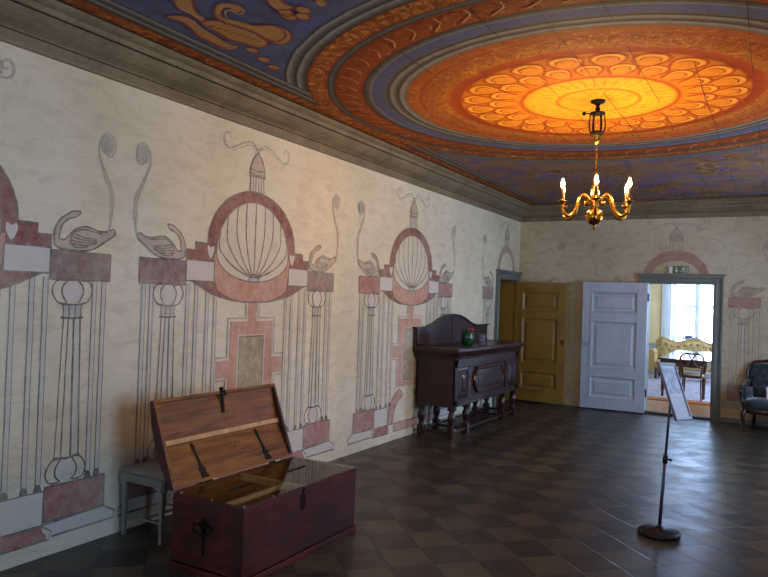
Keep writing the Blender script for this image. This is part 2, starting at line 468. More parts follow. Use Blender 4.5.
# cornice: moulded timber all round, mitred
def cornice_mat():
    t = NT('painted cornice wood')
    n = t.noise(t.pos(), 3, 6, .6); g = t.noise(t.pos(), 22, 4)
    c = t.ramp(n, [(.3, hx('#6e6048')), (.6, hx('#8a7a5c')), (.8, hx('#96876a'))])
    c = t.mix(t.ramp(g, [(.5, .0), (.8, .5)]), c, hx('#4a4336'))
    return t.set(c, .55, 0, .35)
M['cornice'] = cornice_mat()
M['seam'] = plain('dark seam', hx('#17130f'), .9)
prof = [(0, HB-.0), (.035, HB), (.04, HB+.012), (.04, HB+.075), (.048, HB+.082), (.048, HB+.088), (.052, HB+.09), (.075, HB+.10), (.12, HB+.112), (.165, HB+.135), (.195, HB+.165), (.2, HB+.172),
        (.218, HB+.174), (.22, HB+.21), (.232, HB+.212), (.262, HB+.222), (.28, HC-.008), (.28, HC)]
mb = MB().mat(M['cornice'])
rings = []
for d, z in prof:
    rings.append([mb.bm.verts.new(p) for p in ((d, YF+d, z), (d, D-d, z), (W-d, D-d, z), (W-d, YF+d, z))])
for i, (a, b) in enumerate(zip(rings, rings[1:])):
    for k in range(4): mb.face([a[k], a[(k+1) % 4], b[(k+1) % 4], b[k]])
mb.mat(M['seam'])
for d, z, dd, dz in ((.0405, HB+.071, .003, .006), (.2005, HB+.168, .017, .001)):
    a = [mb.bm.verts.new(p) for p in ((d+.001, YF+d, z), (d+.001, D-d-.001, z), (W-d-.001, D-d-.001, z), (W-d-.001, YF+d, z))]
    b = [mb.bm.verts.new(p) for p in ((d+dd, YF+d, z+dz), (d+dd, D-d-dd, z+dz), (W-d-dd, D-d-dd, z+dz), (W-d-dd, YF+d, z+dz))]
    for k in range(4): mb.face([a[k], a[(k+1) % 4], b[(k+1) % 4], b[k]])
struct(mb.build('trim_1', normals=True), 'grey-brown moulded cornice below the painted ceiling')

# ------------------------------------------------------------------ ceiling
def ceil_base(t):
    p = t.pos(); x, y, z = t.sep(p)
    dx = t.math('SUBTRACT', x, RC[0]); dy = t.math('SUBTRACT', y, RC[1])
    wob = t.math('MULTIPLY', t.math('SUBTRACT', t.noise(p, 5, 2), .5), .02)
    r = t.math('ADD', t.math('SQRT', t.math('ADD', t.math('MULTIPLY', dx, dx), t.math('MULTIPLY', dy, dy))), wob)
    K = 2.7
    O1, O2, O3 = hx('#d8851c'), hx('#cf7a1e'), hx('#9a3c12')
    GY, GD, GL, BL = hx('#6b675c'), hx('#38342e'), hx('#9a9484'), hx('#5b6282')
    st = [(0, hx('#eeb02c')), (.28, hx('#edaa28')), (.315, hx('#c8701a')), (.345, hx('#ecae2a')), (.56, hx('#eaa826')), (.60, hx('#a8480f')), (.635, O2), (1.08, O2), (1.10, O3), (1.18, hx('#a84a15')),
          (1.22, hx('#c07a2c')), (1.40, hx('#b5672a')), (1.42, O3), (1.44, hx('#b06024')), (1.53, hx('#a35522')), (1.535, GY), (1.58, GL), (1.60, GD), (1.63, GY), (1.66, GL), (1.68, GD), (1.71, GY), (1.712, BL), (1.815, BL), (1.82, GL), (1.835, GY), (1.885, GD)]
    c = t.ramp(t.math('DIVIDE', r, K), [(a/K, b) for a, b in st])
    st2 = [(0, BL), (1.89/K, O3), (1.92/K, hx('#a8531e')), (2.08/K, hx('#9a4a1c')), (2.105/K, O3), (2.11/K, GD), (2.14/K, GY), (2.165/K, GD), (2.17/K, O3), (2.2/K, hx('#b87330')), (2.29/K, hx('#b06a2c')), (2.32/K, O3)]
    c2 = t.ramp(t.math('DIVIDE', r, K), st2)
    c = t.mix(t.math('GREATER_THAN', r, 1.888), c, c2)
    # leaf scroll mottling in the orange bands
    leaf = t.noise(p, 11, 3, .6, 2.2); leaf2 = t.noise(p, 26, 3, .6, 1.5)
    band = t.math('ADD', t.math('MULTIPLY', t.math('GREATER_THAN', r, 1.2), t.math('LESS_THAN', r, 1.42)),
                  t.math('MULTIPLY', t.math('GREATER_THAN', r, 1.9), t.math('LESS_THAN', r, 2.1)))
    c = t.mix(t.math('MULTIPLY', band, t.ramp(leaf, [(.47, .0), (.52, .85), (.56, 0.0)])), c, hx('#6e2c10'))
    c = t.mix(t.math('MULTIPLY', band, t.ramp(leaf, [(.60, .0), (.68, .6)])), c, hx('#d69a44'))
    rays = t.noise(t.map(p, loc=(-RC[0], -RC[1], 0)), 12, 2, .5, .4)
    rop = t.math('MULTIPLY', t.math('GREATER_THAN', r, 2.17), 1.0)
    leaf3 = t.noise(p, 15, 3, .6, 1.2)
    # straight borders along the cornice
    ex = t.math('MINIMUM', t.math('SUBTRACT', x, .28), t.math('SUBTRACT', W-.28, x))
    ey = t.math('MINIMUM', t.math('SUBTRACT', D-.28, y), t.math('SUBTRACT', y, YF+.28))
    e = t.math('MINIMUM', ex, ey)
    edge = t.ramp(t.math('DIVIDE', e, 1.0), [(0, GD), (.025, GD), (.03, O3), (.06, hx('#b06a2c')), (.12, hx('#a85f28')), (.14, O3), (.145, GD), (.18, GY), (.2, GL), (.215, GD), (.25, GY), (.28, GL), (.295, GD), (.32, BL)], )
    ring = t.ramp(t.math('SUBTRACT', r, 2.32), [(0, O3), (.005, GD), (.04, GY), (.07, GL), (.085, GD), (.12, GY), (.15, GL), (.165, GD), (.19, BL)])
    inring = t.math('LESS_THAN', r, 2.505)
    useedge = t.math('LESS_THAN', e, .305)
    # blue field with scrolling gilt foliage
    n1 = t.noise(p, 1.7, 3, .5, 1.6); n2 = t.noise(p, 5.5, 3, .6, 1.8); n3 = t.noise(p, 3, 3)
    blue = t.ramp(n3, [(.3, hx('#4b506c')), (.7, hx('#656c88'))])
    far = t.math('GREATER_THAN', y, 6.2)
    blue = t.mix(t.math('MULTIPLY', far, .7), blue, hx('#5668b4'))
    blue = t.mix(t.math('MULTIPLY', far, t.ramp(n2, [(.40, .0), (.46, .7), (.56, .8), (.62, .3)])), blue, hx('#8d6238'))
    blue = t.mix(t.math('MULTIPLY', far, t.ramp(n2, [(.37, .0), (.40, .6), (.43, .0)])), blue, hx('#4a3428'))
    blue = t.mix(t.math('MULTIPLY', far, t.ramp(n1, [(.44, .0), (.50, .85), (.60, .8), (.68, .1)])), blue, hx('#97703f'))
    blue = t.mix(t.math('MULTIPLY', far, t.ramp(leaf, [(.58, .0), (.66, .6)])), blue, hx('#b07c4a'))
    field = t.mix(inring, blue, ring)
    field = t.mix(useedge, field, edge)
    c = t.mix(t.math('GREATER_THAN', r, 2.32), c, field)
    c = t.mix(t.math('MULTIPLY', t.math('LESS_THAN', e, .03), 1.0), c, GD)
    ropem = t.math('MULTIPLY', t.math('GREATER_THAN', r, 2.175), t.math('LESS_THAN', r, 2.315))
    edgem = t.math('MULTIPLY', t.math('MULTIPLY', t.math('GREATER_THAN', r, 2.32), t.math('GREATER_THAN', e, .03)), t.math('LESS_THAN', e, .14))
    rm = t.math('ADD', ropem, edgem)
    c = t.mix(t.math('MULTIPLY', rm, t.ramp(leaf3, [(.42, .75), (.52, .0)])), c, hx('#7a3210'))
    c = t.mix(t.math('MULTIPLY', rm, t.ramp(leaf3, [(.55, .0), (.66, .8)])), c, hx('#d79a52'))
    midm = t.math('MULTIPLY', t.math('GREATER_THAN', r, 1.18), t.math('LESS_THAN', r, 1.52))
    c = t.mix(t.math('MULTIPLY', midm, t.ramp(leaf3, [(.56, .0), (.70, .6)])), c, hx('#dfa244'))
    c = t.mix(t.math('MULTIPLY', midm, t.ramp(leaf3, [(.32, .55), (.44, .0)])), c, hx('#93380f'))
    # age
    d = t.noise(p, 1.3, 6, .6); s = t.noise(p, 17, 5, .7)
    c = t.mix(t.ramp(d, [(.4, .0), (.8, .35)]), c, hx('#5a3a20'))
    c = t.mix(t.ramp(s, [(.5, .0), (.75, .5)]), c, hx('#5a3a20'))
    # plank joints
    fr = t.math('FRACT', t.math('DIVIDE', t.math('ADD', x, .02), .338))
    return c, p
def ceil_paint(name, col, strength=.8, grit=.5):
    t = NT(name); c, p = ceil_base(t)
    n = t.noise(p, 13, 6, .7)
    f = t.math('MULTIPLY', t.ramp(n, [(.3, 1-grit), (.6, 1.0)]), strength)
    return t.set(t.mix(f, c, col), .75, 0, .12)
t = NT('painted ceiling boards'); c_, p_ = ceil_base(t)
t.bump(t.noise(p_, 8, 4), .2, .01)
M['base_c'] = t.set(c_, .75, 0, .12)
M['petal_c'] = ceil_paint('petal gold', hx('#dc8f26'), .7, .5)
M['petal2_c'] = ceil_paint('petal highlight', hx('#edb444'), .7, .4)
M['line_c'] = ceil_paint('petal outline', hx('#a03c0e'), .8, .35)
M['dark_c'] = ceil_paint('dark outline', hx('#2a1a12'), .8, .4)
M['gold_c'] = ceil_paint('dolphin ochre', hx('#b98440'), .95, .15)
M['gold2_c'] = ceil_paint('dolphin light', hx('#d6aa66'), .7, .4)
M['joint_c'] = plain('board joint', hx('#120c08'), .9)
mb = MB().mat(M['base_c'])
C3 = lambda u, v, h: Vector((u, v, HC-h))
mb.face([C3(0, YF, 0), C3(W, YF, 0), C3(W, D, 0), C3(0, D, 0)])
mu = Mural(mb, C3, 'c')
def pol(r, a): return (RC[0]+r*cos(a), RC[1]+r*sin(a))
for (r0, r1, n, off) in ((.66, .87, 22, 0), (.86, 1.075, 22, .5)):
    for k in range(n):
        a = 2*pi*(k+off)/n; hw = pi/n*.93
        P = [pol(r0+(r1-r0)*v, a+hw*u) for u, v in smoothpath([(-.55, 0), (-.85, .35), (-.9, .7), (-.5, .97), (0, 1.02), (.5, .97), (.9, .7), (.85, .35), (.55, 0)], 3)]
        mu.fill(P, 'petal'); mu.line(P, .024, 'line')
        Q = [pol(r0+(r1-r0)*v, a+hw*u) for u, v in smoothpath([(-.78, .45), (-.72, .72), (-.4, .9), (0, .95), (.4, .9), (.72, .72), (.78, .45), (.6, .55), (.5, .72), (0, .8), (-.5, .72), (-.6, .55)], 3, True)]
        mu.fill(Q, 'petal2'); mu.line([pol(r0+(r1-r0)*v, a+hw*u) for u, v in ((-.55, .45), (-.45, .68), (0, .76), (.45, .68), (.55, .45))], .012, 'line')
for k in range(40):   # tongues of the centre flower
    a = 2*pi*k/40
    mu.line([pol(.36, a), pol(.46, a+.01), pol(.57, a)], .006, 'line')
for k in range(22):
    a = 2*pi*k/22
    mu.line([pol(.10, a), pol(.28, a+.02)], .005, 'line')
for k in range(64):   # leaf strokes in the outer orange band
    a = 2*pi*k/64
    mu.line([pol(r, a+d) for r, d in smoothpath([(1.22, 0), (1.28, .035), (1.35, .03), (1.38, -.01), (1.33, -.03), (1.28, -.01)], 4)], .008, 'line')
for k in range(150):  # rope twist on the circular band
    a = 2*pi*k/150
    mu.line([pol(r, a+d) for r, d in ((2.18, 0), (2.22, .012), (2.27, .03), (2.31, .036))], .011, 'line')
for k in range(60):   # scroll band
    a = 2*pi*k/60
    mu.line([pol(r, a+d) for r, d in smoothpath([(1.92, 0), (1.98, .05), (2.06, .05), (2.07, .0), (2.02, -.02), (1.99, .01)], 4)], .009, 'line')
    mu.line([pol(r, a+d) for r, d in smoothpath([(1.93, .02), (2.0, .07), (2.08, .075)], 3)], .012, 'gold2')
y = YF+.3
while y < D-.3:       # rope twist along both long sides
    for xx, s in ((.31, 1), (W-.31, -1)):
        mu.line([(xx+s*.0, y), (xx+s*.04, y+.03), (xx+s*.085, y+.075), (xx+s*.11, y+.085)], .011, 'line')
    y += .11
x = .35
while x < W-.35:
    mu.line([(x, D-.31), (x+.03, D-.35), (x+.085, D-.39), (x+.1, D-.42)], .011, 'line'); x += .11
# dolphins in the blue corner field
def dolphin(ox, oy, s, f=1):
    T = lambda p: (ox+p[0]*s*f, oy+p[1]*s)
    b = smoothpath([(0, 0), (.10, .06), (.2, .04), (.3, .10), (.34, .25), (.30, .42), (.22, .55), (.14, .66), (.05, .62), (.02, .5), (.05, .36), (.04, .22), (-.05, .10)], 5, True)
    mu.fill([T(p) for p in b], 'gold'); mu.line([T(p) for p in b], .012, 'line', closed=True)
    for q in ([(0, .02), (-.1, -.08), (-.2, -.2), (-.1, -.16), (.05, -.06)], [(.3, .12), (.42, .06), (.5, .16), (.44, .26), (.36, .2)], [(.1, .64), (.06, .74), (.12, .86), (.2, .72)], [(.3, .4), (.42, .44), (.4, .54), (.26, .52)]):
        P = [T(p) for p in smoothpath(q, 4, True)]
        mu.fill(P, 'gold'); mu.line(P, .010, 'line', closed=True)
    mu.line([T(p) for p in smoothpath([(.06, .1), (.16, .2), (.2, .36), (.14, .52)], 5)], .02, 'gold2')
    for i in range(7): mu.line([T((.08+.01*i, .14+.06*i)), T((.13+.012*i, .15+.055*i))], .008, 'line')
SCR = [[(0.694, 2.88), (0.772, 2.888), (0.816, 2.95), (0.771, 3.081), (0.754, 3.211), (0.737, 3.374), (0.776, 3.443), (0.667, 3.462), (0.639, 3.355), (0.644, 3.208), (0.687, 3.087), (0.727, 2.972)], [(0.838, 3.024), (0.933, 3.046), (0.979, 3.132), (1.012, 3.237), (1.005, 3.421), (0.961, 3.501), (0.865, 3.509), (0.832, 3.418), (0.785, 3.321), (0.801, 3.185), (0.809, 3.098)], [(1.008, 2.957), (1.1, 2.882), (1.165, 2.886), (1.216, 2.936), (1.195, 3.004), (1.128, 3.013), (1.13, 2.934), (1.062, 2.954), (1.012, 3.04), (1.051, 3.122), (1.098, 3.209), (1.216, 3.264), (1.233, 3.384), (1.16, 3.492), (1.046, 3.529), (1.02, 3.428), (1.014, 3.283), (0.981, 3.177), (0.949, 3.097), (0.968, 3.02)], [(0.912, 2.737), (0.858, 2.827), (0.859, 2.908), (0.845, 3.027), (0.889, 3.005), (0.922, 2.897), (1.014, 2.785), (1.069, 2.701), (1.041, 2.653)], [(1.43, 2.907), (1.371, 3.047), (1.404, 3.101), (1.481, 3.098), (1.469, 3.017), (1.519, 2.931)], [(1.64, 3.079), (1.64, 3.154), (1.687, 3.138), (1.695, 3.075)]]
BER = [(0.804, 3.534), (0.758, 3.706), (0.721, 3.866), (1.395, 3.137), (1.377, 3.197), (1.511, 3.151), (1.452, 3.224)]
for mx_ in (lambda p: p, lambda p: (W-p[0], p[1])):
    for q in (SCR[0], SCR[1], SCR[3], SCR[2], SCR[4], SCR[5]):
        P = [mx_(p) for p in smoothpath(q, 4, True)]; mu.fill(P, 'gold'); mu.line(P, .014, 'line', closed=True)
        cx_ = sum(p[0] for p in P)/len(P); cy_ = sum(p[1] for p in P)/len(P)
        P2 = [(cx_+(p[0]-cx_)*.82, cy_+(p[1]-cy_)*.82) for p in P]; mu.line(P2[:len(P2)//2], .014, 'gold2', taper=True)
        mu.line([(cx_+(p[0]-cx_)*.86, cy_+(p[1]-cy_)*.86) for p in P][len(P)//2:], .016, 'line', taper=True)
    for i in range(8): 
        a = (.83+.016*i, 3.10+.045*i); mu.line([mx_(a), mx_((a[0]+.035, a[1]+.012))], .010, 'dark')
    for q in BER:
        P = [mx_(p) for p in ell(q[0], q[1], .04, .05, 0, 360, 12)[:-1]]; mu.fill(P, 'gold'); mu.line(P, .010, 'line', closed=True)
# scrolls in the far blue field
rr = random.Random(3)
for k in range(34):
    ox, oy = rr.uniform(.75, W-.75), rr.uniform(8.2, D-.75); s = rr.uniform(.25, .5); f = rr.choice((-1, 1)); g = rr.choice((-1, 1))
    if sqrt((ox-RC[0])**2+(oy-RC[1])**2) < 2.75: continue
    T = lambda p: (ox+p[0]*s*f, oy+p[1]*s*g)
    P = [T(p) for p in smoothpath([(-.5, -.3), (-.2, .05), (.15, .1), (.4, -.1), (.35, -.35), (.1, -.38), (.02, -.2), (.15, -.12), (.2, -.2)], 5)]
    mu.line(P, .045, 'gold', taper=True); mu.line(P, .01, 'dark')
    for a in ((-.3, 0), (.0, .2), (.3, .1)):
        Q = [T((a[0]+x, a[1]+y)) for x, y in smoothpath([(0, 0), (.06, .1), (.02, .22), (-.06, .12)], 3, True)]
        mu.fill(Q, 'gold')
# board joints run the length of the room
xx = .35
while xx < W-.3:
    pts = [(xx+.004*sin(q*1.7+xx*9), YF+.3+q*(D-YF-.6)/30) for q in range(31)]
    mu.h += 2e-5; H = mu.h+.002
    mb.mat(M['joint_c'])
    for i, (a, b) in enumerate(zip(pts, pts[1:])):
        w = .0018*(.6+.9*rr.random())
        if rr.random() < .6: mb.face([C3(a[0]-w, a[1], H), C3(a[0]+w, a[1], H), C3(b[0]+w, b[1], H), C3(b[0]-w, b[1], H)])
    xx += .338
struct(mb.build('ceiling', normals=False), 'board ceiling painted with a great golden rosette on blue')

# ------------------------------------------------------------------ floor
def floor_mat():
    t = NT('diagonal limestone tiles')
    p = t.pos(); s = .415/sqrt(2)
    # centre of a light tile at (1.85, 4.42)
    v = t.map(t.map(p, loc=(-1.85, -4.42, 0)), rot=(0, 0, radians(45)))
    wob = t.noise(p, 3, 2)
    x, y, z = t.sep(v)
    ux = t.math('ADD', t.math('DIVIDE', x, s), 200.5); uy = t.math('ADD', t.math('DIVIDE', y, s), 200.5)
    fx, fy = t.math('FLOOR', ux), t.math('FLOOR', uy)
    chk = t.math('MODULO', t.math('ADD', fx, fy), 2.0)
    cx = t.n.new('ShaderNodeCombineXYZ'); t.link(fx, cx.inputs[0]); t.link(fy, cx.inputs[1])
    wn = t.n.new('ShaderNodeTexWhiteNoise'); wn.noise_dimensions = '2D'; t.link(cx.outputs[0], wn.inputs[0])
    a = t.ramp(wn.outputs[0], [(0, hx('#443d2e')), (.5, hx('#504632')), (1, hx('#5a4f38'))])
    b = t.ramp(wn.outputs[0], [(0, hx('#261c1b')), (.5, hx('#2e2322')), (1, hx('#322f2b'))])
    c = t.mix(chk, a, b); c = t.mix(.12, c, hx('#3d3830'))
    n = t.noise(p, 7, 8, .7); c = t.mix(t.ramp(n, [(.4, .0), (.75, .5)]), c, hx('#2a251e'))
    ex = t.math('MINIMUM', t.math('FRACT', ux), t.math('SUBTRACT', 1.0, t.math('FRACT', ux)))
    ey = t.math('MINIMUM', t.math('FRACT', uy), t.math('SUBTRACT', 1.0, t.math('FRACT', uy)))
    e = t.math('MINIMUM', ex, ey)
    g = t.ramp(e, [(.008, 1.0), (.02, .0)])
    c = t.mix(t.math('MULTIPLY', g, .7), c, hx('#1c1814'))
    n2 = t.noise(p, 2.2, 5, .6)
    rough = t.ramp(t.noise(p, 4, 6, .65), [(.3, .29), (.7, .46)])
    h = t.math('ADD', t.math('MULTIPLY', g, -.6), t.math('ADD', t.math('MULTIPLY', wn.outputs[0], .25), t.math('MULTIPLY', n2, 1.0)))
    t.bump(h, .28, .012)
    return t.set(c, rough, 0, .5)
M['floor'] = floor_mat()
mb = MB(); mb.box((-.45, YF, -.1), (W, D+.02, 0))
struct(mb.build('floor', M['floor']), 'worn diagonal stone tile floor, brown and grey')

# ------------------------------------------------------------------ doors
def leaf_mat(name, a, b, rough=.38):
    t = NT(name); p = t.obj()
    n = t.noise(t.map(p, sc=(6, 6, 1)), 3, 6, .6); g = t.noise(p, 2.5, 5, .6)
    c = t.ramp(g, [(.3, a), (.7, b)]); c = t.mix(t.ramp(n, [(.5, 0.), (.8, .3)]), c, tuple(k*.6 for k in a))
    t.bump(n, .1, .004)
    return t.set(c, rough, 0, .45)
M['blue_door'] = leaf_mat('pale blue door paint', hx('#a6b2ba'), hx('#b6c0c6'))
M['yellow_door'] = leaf_mat('ochre door paint', hx('#80632a'), hx('#967634'))
M['frame_grey'] = leaf_mat('blue-grey frame paint', hx('#606a64'), hx('#747c74'), .45)
M['iron'] = plain('dark iron', hx('#1d1c1e'), .5, .8, .2, 20)
M['brass'] = plain('aged brass', hx('#c08a34'), .24, 1, .15, 12)
M['steel'] = plain('lock steel', hx('#aab0b8'), .35, .9)

def door_leaf(name, w, h, t, mat, panels, parent_loc, rz, side):
    """leaf in local x 0..w, y 0..-t (front faces -y), z 0..h"""
    root = bpy.data.objects.new(name, None); COL.objects.link(root); root.location = parent_loc; root.rotation_euler = (0, 0, rz)
    root['kind'] = 'structure'
    mb = MB()
    e = .012
    xs = [0, w]; zs = [0, h]
    # stiles and rails as one framed slab with recessed fields
    mb.box((0, -t+.016, 0), (w, 0, h))
    holes = [(w*.5-w*.355, w*.5+w*.355, a, b) for a, b in panels]
    gx = sorted({0, w, holes[0][0], holes[0][1]}); gz = sorted({0, h, *[q for a in holes for q in a[2:]]})
    mb.box((0, -t, 0), (holes[0][0], -t+.016, h)); mb.box((holes[0][1], -t, 0), (w, -t+.016, h))
    z = 0
    for a in holes:
        mb.box((holes[0][0], -t, z), (holes[0][1], -t+.016, a[2])); z = a[3]
    mb.box((holes[0][0], -t, z), (holes[0][1], -t+.016, h))
    mb.build('leaf', mat, root, bevel=.003)
    for (a, b, c, d) in holes:
        mb = MB()
        def fr(i, y0):
            return [Vector((a+i, y0, c+i)), Vector((b-i, y0, c+i)), Vector((b-i, y0, d-i)), Vector((a+i, y0, d-i))]
        rings = [fr(-.012, -t), fr(-.008, -t-.014), fr(.012, -t-.010), fr(.03, -t+.012), fr(.055, -t+.012), fr(.085, -t-.002), fr(.09, -t-.002)]
        rv = [[mb.bm.verts.new(p) for p in r] for r in rings]
        for p, q in zip(rv, rv[1:]):
            for k in range(4): mb.face([p[k], p[(k+1) % 4], q[(k+1) % 4], q[k]])
        mb.face(rv[-1])
        mb.build('panel', mat, root, normals=False)
    return root
# blue leaf: hinged at the left jamb, swung back along the wall
dl = door_leaf('door_2', .99, 2.04, .045, M['blue_door'], [(.18, .52), (.65, 1.41), (1.55, 1.88)], (1.145, D-.115, .018), radians(4.0), 1)
dl.rotation_euler = (0, 0, radians(3.5))
dl['label'] = 'pale blue panelled door leaf standing open against the back wall'
mb = MB(); mb.box((.03, -.075, .985), (.125, -.045, 1.075)); mb.box((.045, -.085, 1.0), (.075, -.075, 1.06))
mb.tube([(.09, -.075, 1.045), (.09, -.115, 1.045), (.15, -.12, 1.045)], .007, 8)
mb.build('lock_box', M['steel'], dl, bevel=.003)
for z in (.25, 1.75):
    mb = MB(); mb.lathe([(.012, 0), (.012, .12), (0, .125)], (1.0, -.03, z), 10); mb.build('hinge', M['iron'], dl)
# yellow leaf: hinged in the corner
dy = door_leaf('door_1', .88, 2.0, .045, M['yellow_door'], [(.20, .50), (.64, 1.40), (1.52, 1.84)], (.035, D-.13, .03), 0, 1)
dy.rotation_euler = (0, 0, radians(-2.2)); dy.location = (.014, D-.125, .03)
dy['label'] = 'ochre yellow panelled door leaf standing open in the far corner'
mb = MB(); mb.box((.825, -.055, .98), (.85, -.045, 1.06)); mb.tube([(.838, -.05, 1.03), (.838, -.08, 1.03), (.80, -.085, 1.03)], .006, 8)
mb.build('handle', M['brass'], dy)
# reveal and inner door of the side doorway
mb = MB().mat(M['yellow_door'])
a, b, _, h = DL
X0 = -.42
for q in ([(0, a, 0), (X0, a, 0), (X0, a, h), (0, a, h)], [(0, b, 0), (X0, b, 0), (X0, b, h), (0, b, h)], [(0, a, h), (X0, a, h), (X0, b, h), (0, b, h)], [(X0, a, 0), (X0, b, 0), (X0, b, h), (X0, a, h)]):
    mb.face(q)
mb.box((X0, a+.06, .05), (X0+.03, b-.06, .95)); mb.box((X0, a+.06, 1.08), (X0+.03, b-.06, 1.95))
struct(mb.build('door_3', normals=False), 'ochre yellow inner door in the recess of the side doorway')
# frames
def architrave(name, to3, u0, u1, h, w=.12, d=.05, label=''):
    mb = MB()
    # moulded section swept round three sides
    sec = [(0, 0), (0, d*.55), (w*.25, d*.6), (w*.35, d*.45), (w*.7, d*.5), (w*.8, d), (w, d), (w, 0)]
    path = []
    for s, e in sec:
        path.append([(u0-s, 0, e), (u0-s, h+s, e), (u1+s, h+s, e), (u1+s, 0, e)])
    rv = [[mb.bm.verts.new(to3(*p)) for p in r] for r in path]
    for p, q in zip(rv, rv[1:]):
        for k in range(3): mb.face([p[k], p[k+1], q[k+1], q[k]])
    u = w+.02
    lo, hi = to3(u0-u, h+w, 0), to3(u1+u, h+w+.035, d+.025)
    mb.box([min(lo[i], hi[i]) for i in range(3)], [max(lo[i], hi[i]) for i in range(3)])
    return struct(mb.build(name, M['frame_grey']), label)
architrave('trim_2', B3, DB[0], DB[1], DB[3], .12, .05, 'blue-grey frame of the doorway to the bright room')
mb = MB()
sec = [(0, 0), (0, .03), (.03, .035), (.04, .025), (.09, .03), (.1, .05), (.12, .05), (.12, 0)]
rv = [[mb.bm.verts.new(L3(*p)) for p in ((DL[0]-s, 0, e), (DL[0]-s, DL[3]+s, e), (D-.001, DL[3]+s, e))] for s, e in sec]
for p, q in zip(rv, rv[1:]):
    for k in range(2): mb.face([p[k], p[k+1], q[k+1], q[k]])
mb.box((0, DL[1], 0), (.012, DL[1]+.04, DL[3])); mb.box((0, DL[0]-.14, DL[3]+.12), (.07, D, DL[3]+.15))
struct(mb.build('trim_3', M['frame_grey']), 'blue-grey frame of the corner doorway')
# jamb lining and sill of the back doorway through the thick wall
YB = D+.34
mb = MB()
for q in ([(DB[0], D, 0), (DB[0], YB, 0), (DB[0], YB, DB[3]), (DB[0], D, DB[3])], [(DB[1], D, 0), (DB[1], YB, 0), (DB[1], YB, DB[3]), (DB[1], D, DB[3])], [(DB[0], D, DB[3]), (DB[0], YB, DB[3]), (DB[1], YB, DB[3]), (DB[1], D, DB[3])]):
    mb.face(q)
mb.box((DB[1]-.02, D+.0, 0), (DB[1], D+.05, DB[3]))
struct(mb.build('trim_4', M['frame_grey'], normals=False), 'blue-grey lining of the doorway')
M['oak'] = wood('warm floor boards', hx('#a06a36'), hx('#6d4220'), .35, 'y', 1.2)
M['sillwood'] = wood('dark sill', hx('#3c3430'), hx('#241e1c'), .5, 'x')
mb = MB(); mb.box((DB[0], D+.0, .0), (DB[1], D+.12, .035)); struct(mb.build('trim_5', M['sillwood'], bevel=.004), 'dark worn doorway sill')

# baseboard of the back wall
mb = MB(); mb.box((DB[1]+.12, D-.015, 0), (W, D, .07)); struct(mb.build('baseboard_back', M['frame_grey']), 'low grey baseboard of the back wall')

# exit sign above the doorway
M['sign_green'] = plain('sign green', hx('#1f6b45'), .35, var=.05)
M['sign_white'] = plain('sign white', hx('#d5dccf'), .4, var=.03)
M['sign_case'] = plain('sign case', hx('#8f9482'), .4, var=.03)
ex = thing('exit_sign', 'green exit sign with white arrow and running figure above the doorway', 'sign', (2.56, D, 2.21))
mb = MB(); mb.box((-.15, -.045, 0), (.15, -.002, .125)); mb.build('case', M['sign_case'], ex, bevel=.003)
mb = MB(); mb.box((-.075, -.049, .006), (.146, -.0455, .119)); mb.build('face', M['sign_green'], ex)
mb = MB(); mb.box((-.125, -.049, .01), (-.08, -.0455, .115)); mb.build('light_panel', M['sign_white'], ex)
mb = MB(); mb.box((-.027, -.052, .05), (-.015, -.0495, .108)); mb.prism([(-.048, .055), (.006, .055), (-.021, .018)], 'y', -.052, -.0495); mb.build('arrow', M['sign_white'], ex)
mb = MB(); mb.ball((.085, -.051, .104), .009, 10, (1, .2, 1))
for a, b, r in (((.082, .094), (.07, .06), .009), ((.07, .06), (.088, .042), .006), ((.088, .042), (.08, .016), .005), ((.07, .06), (.052, .04), .006), ((.052, .04), (.034, .038), .005), ((.082, .088), (.104, .074), .004), ((.078, .09), (.058, .082), .004), ((.058, .082), (.052, .064), .004)):
    mb.tube([(a[0], -.0505, a[1]), (b[0], -.0505, b[1])], r, 6, flat=(1, 1))
mb.build('running_figure', M['sign_white'], ex)
mb = MB(); 
for q in (((.11, .018), (.116, .108)), ((.135, .018), (.141, .108))): mb.box((q[0][0], -.052, q[0][1]), (q[1][0], -.0495, q[1][1]))
mb.box((.11, -.052, .102), (.141, -.0495, .108)); mb.build('door_symbol', M['sign_white'], ex)

#PART2
# ------------------------------------------------------------------ windows of the hall and the bright room behind
M['win_white'] = plain('window paint', hx('#d9dde0'), .4, var=.04)
M['reveal'] = plain('white reveal', hx('#d5d6d2'), .7, var=.04)
def glass_mat():
    t = NT('window glass'); t.n.remove(t.b)
    tr = t.n.new('ShaderNodeBsdfTransparent'); gl = t.n.new('ShaderNodeBsdfGlossy'); gl.inputs['Roughness'].default_value = .02
    fr = t.n.new('ShaderNodeFresnel'); fr.inputs[0].default_value = 1.45
    mx = t.n.new('ShaderNodeMixShader'); bf = t.math('SUBTRACT', 1.0, t.n.new('ShaderNodeNewGeometry').outputs['Backfacing']); t.l.new(t.math('MULTIPLY', fr.outputs[0], bf), mx.inputs[0]); t.l.new(tr.outputs[0], mx.inputs[1]); t.l.new(gl.outputs[0], mx.inputs[2])
    t.l.new(mx.outputs[0], t.out.inputs[0]); return t.m
M['glass'] = glass_mat()
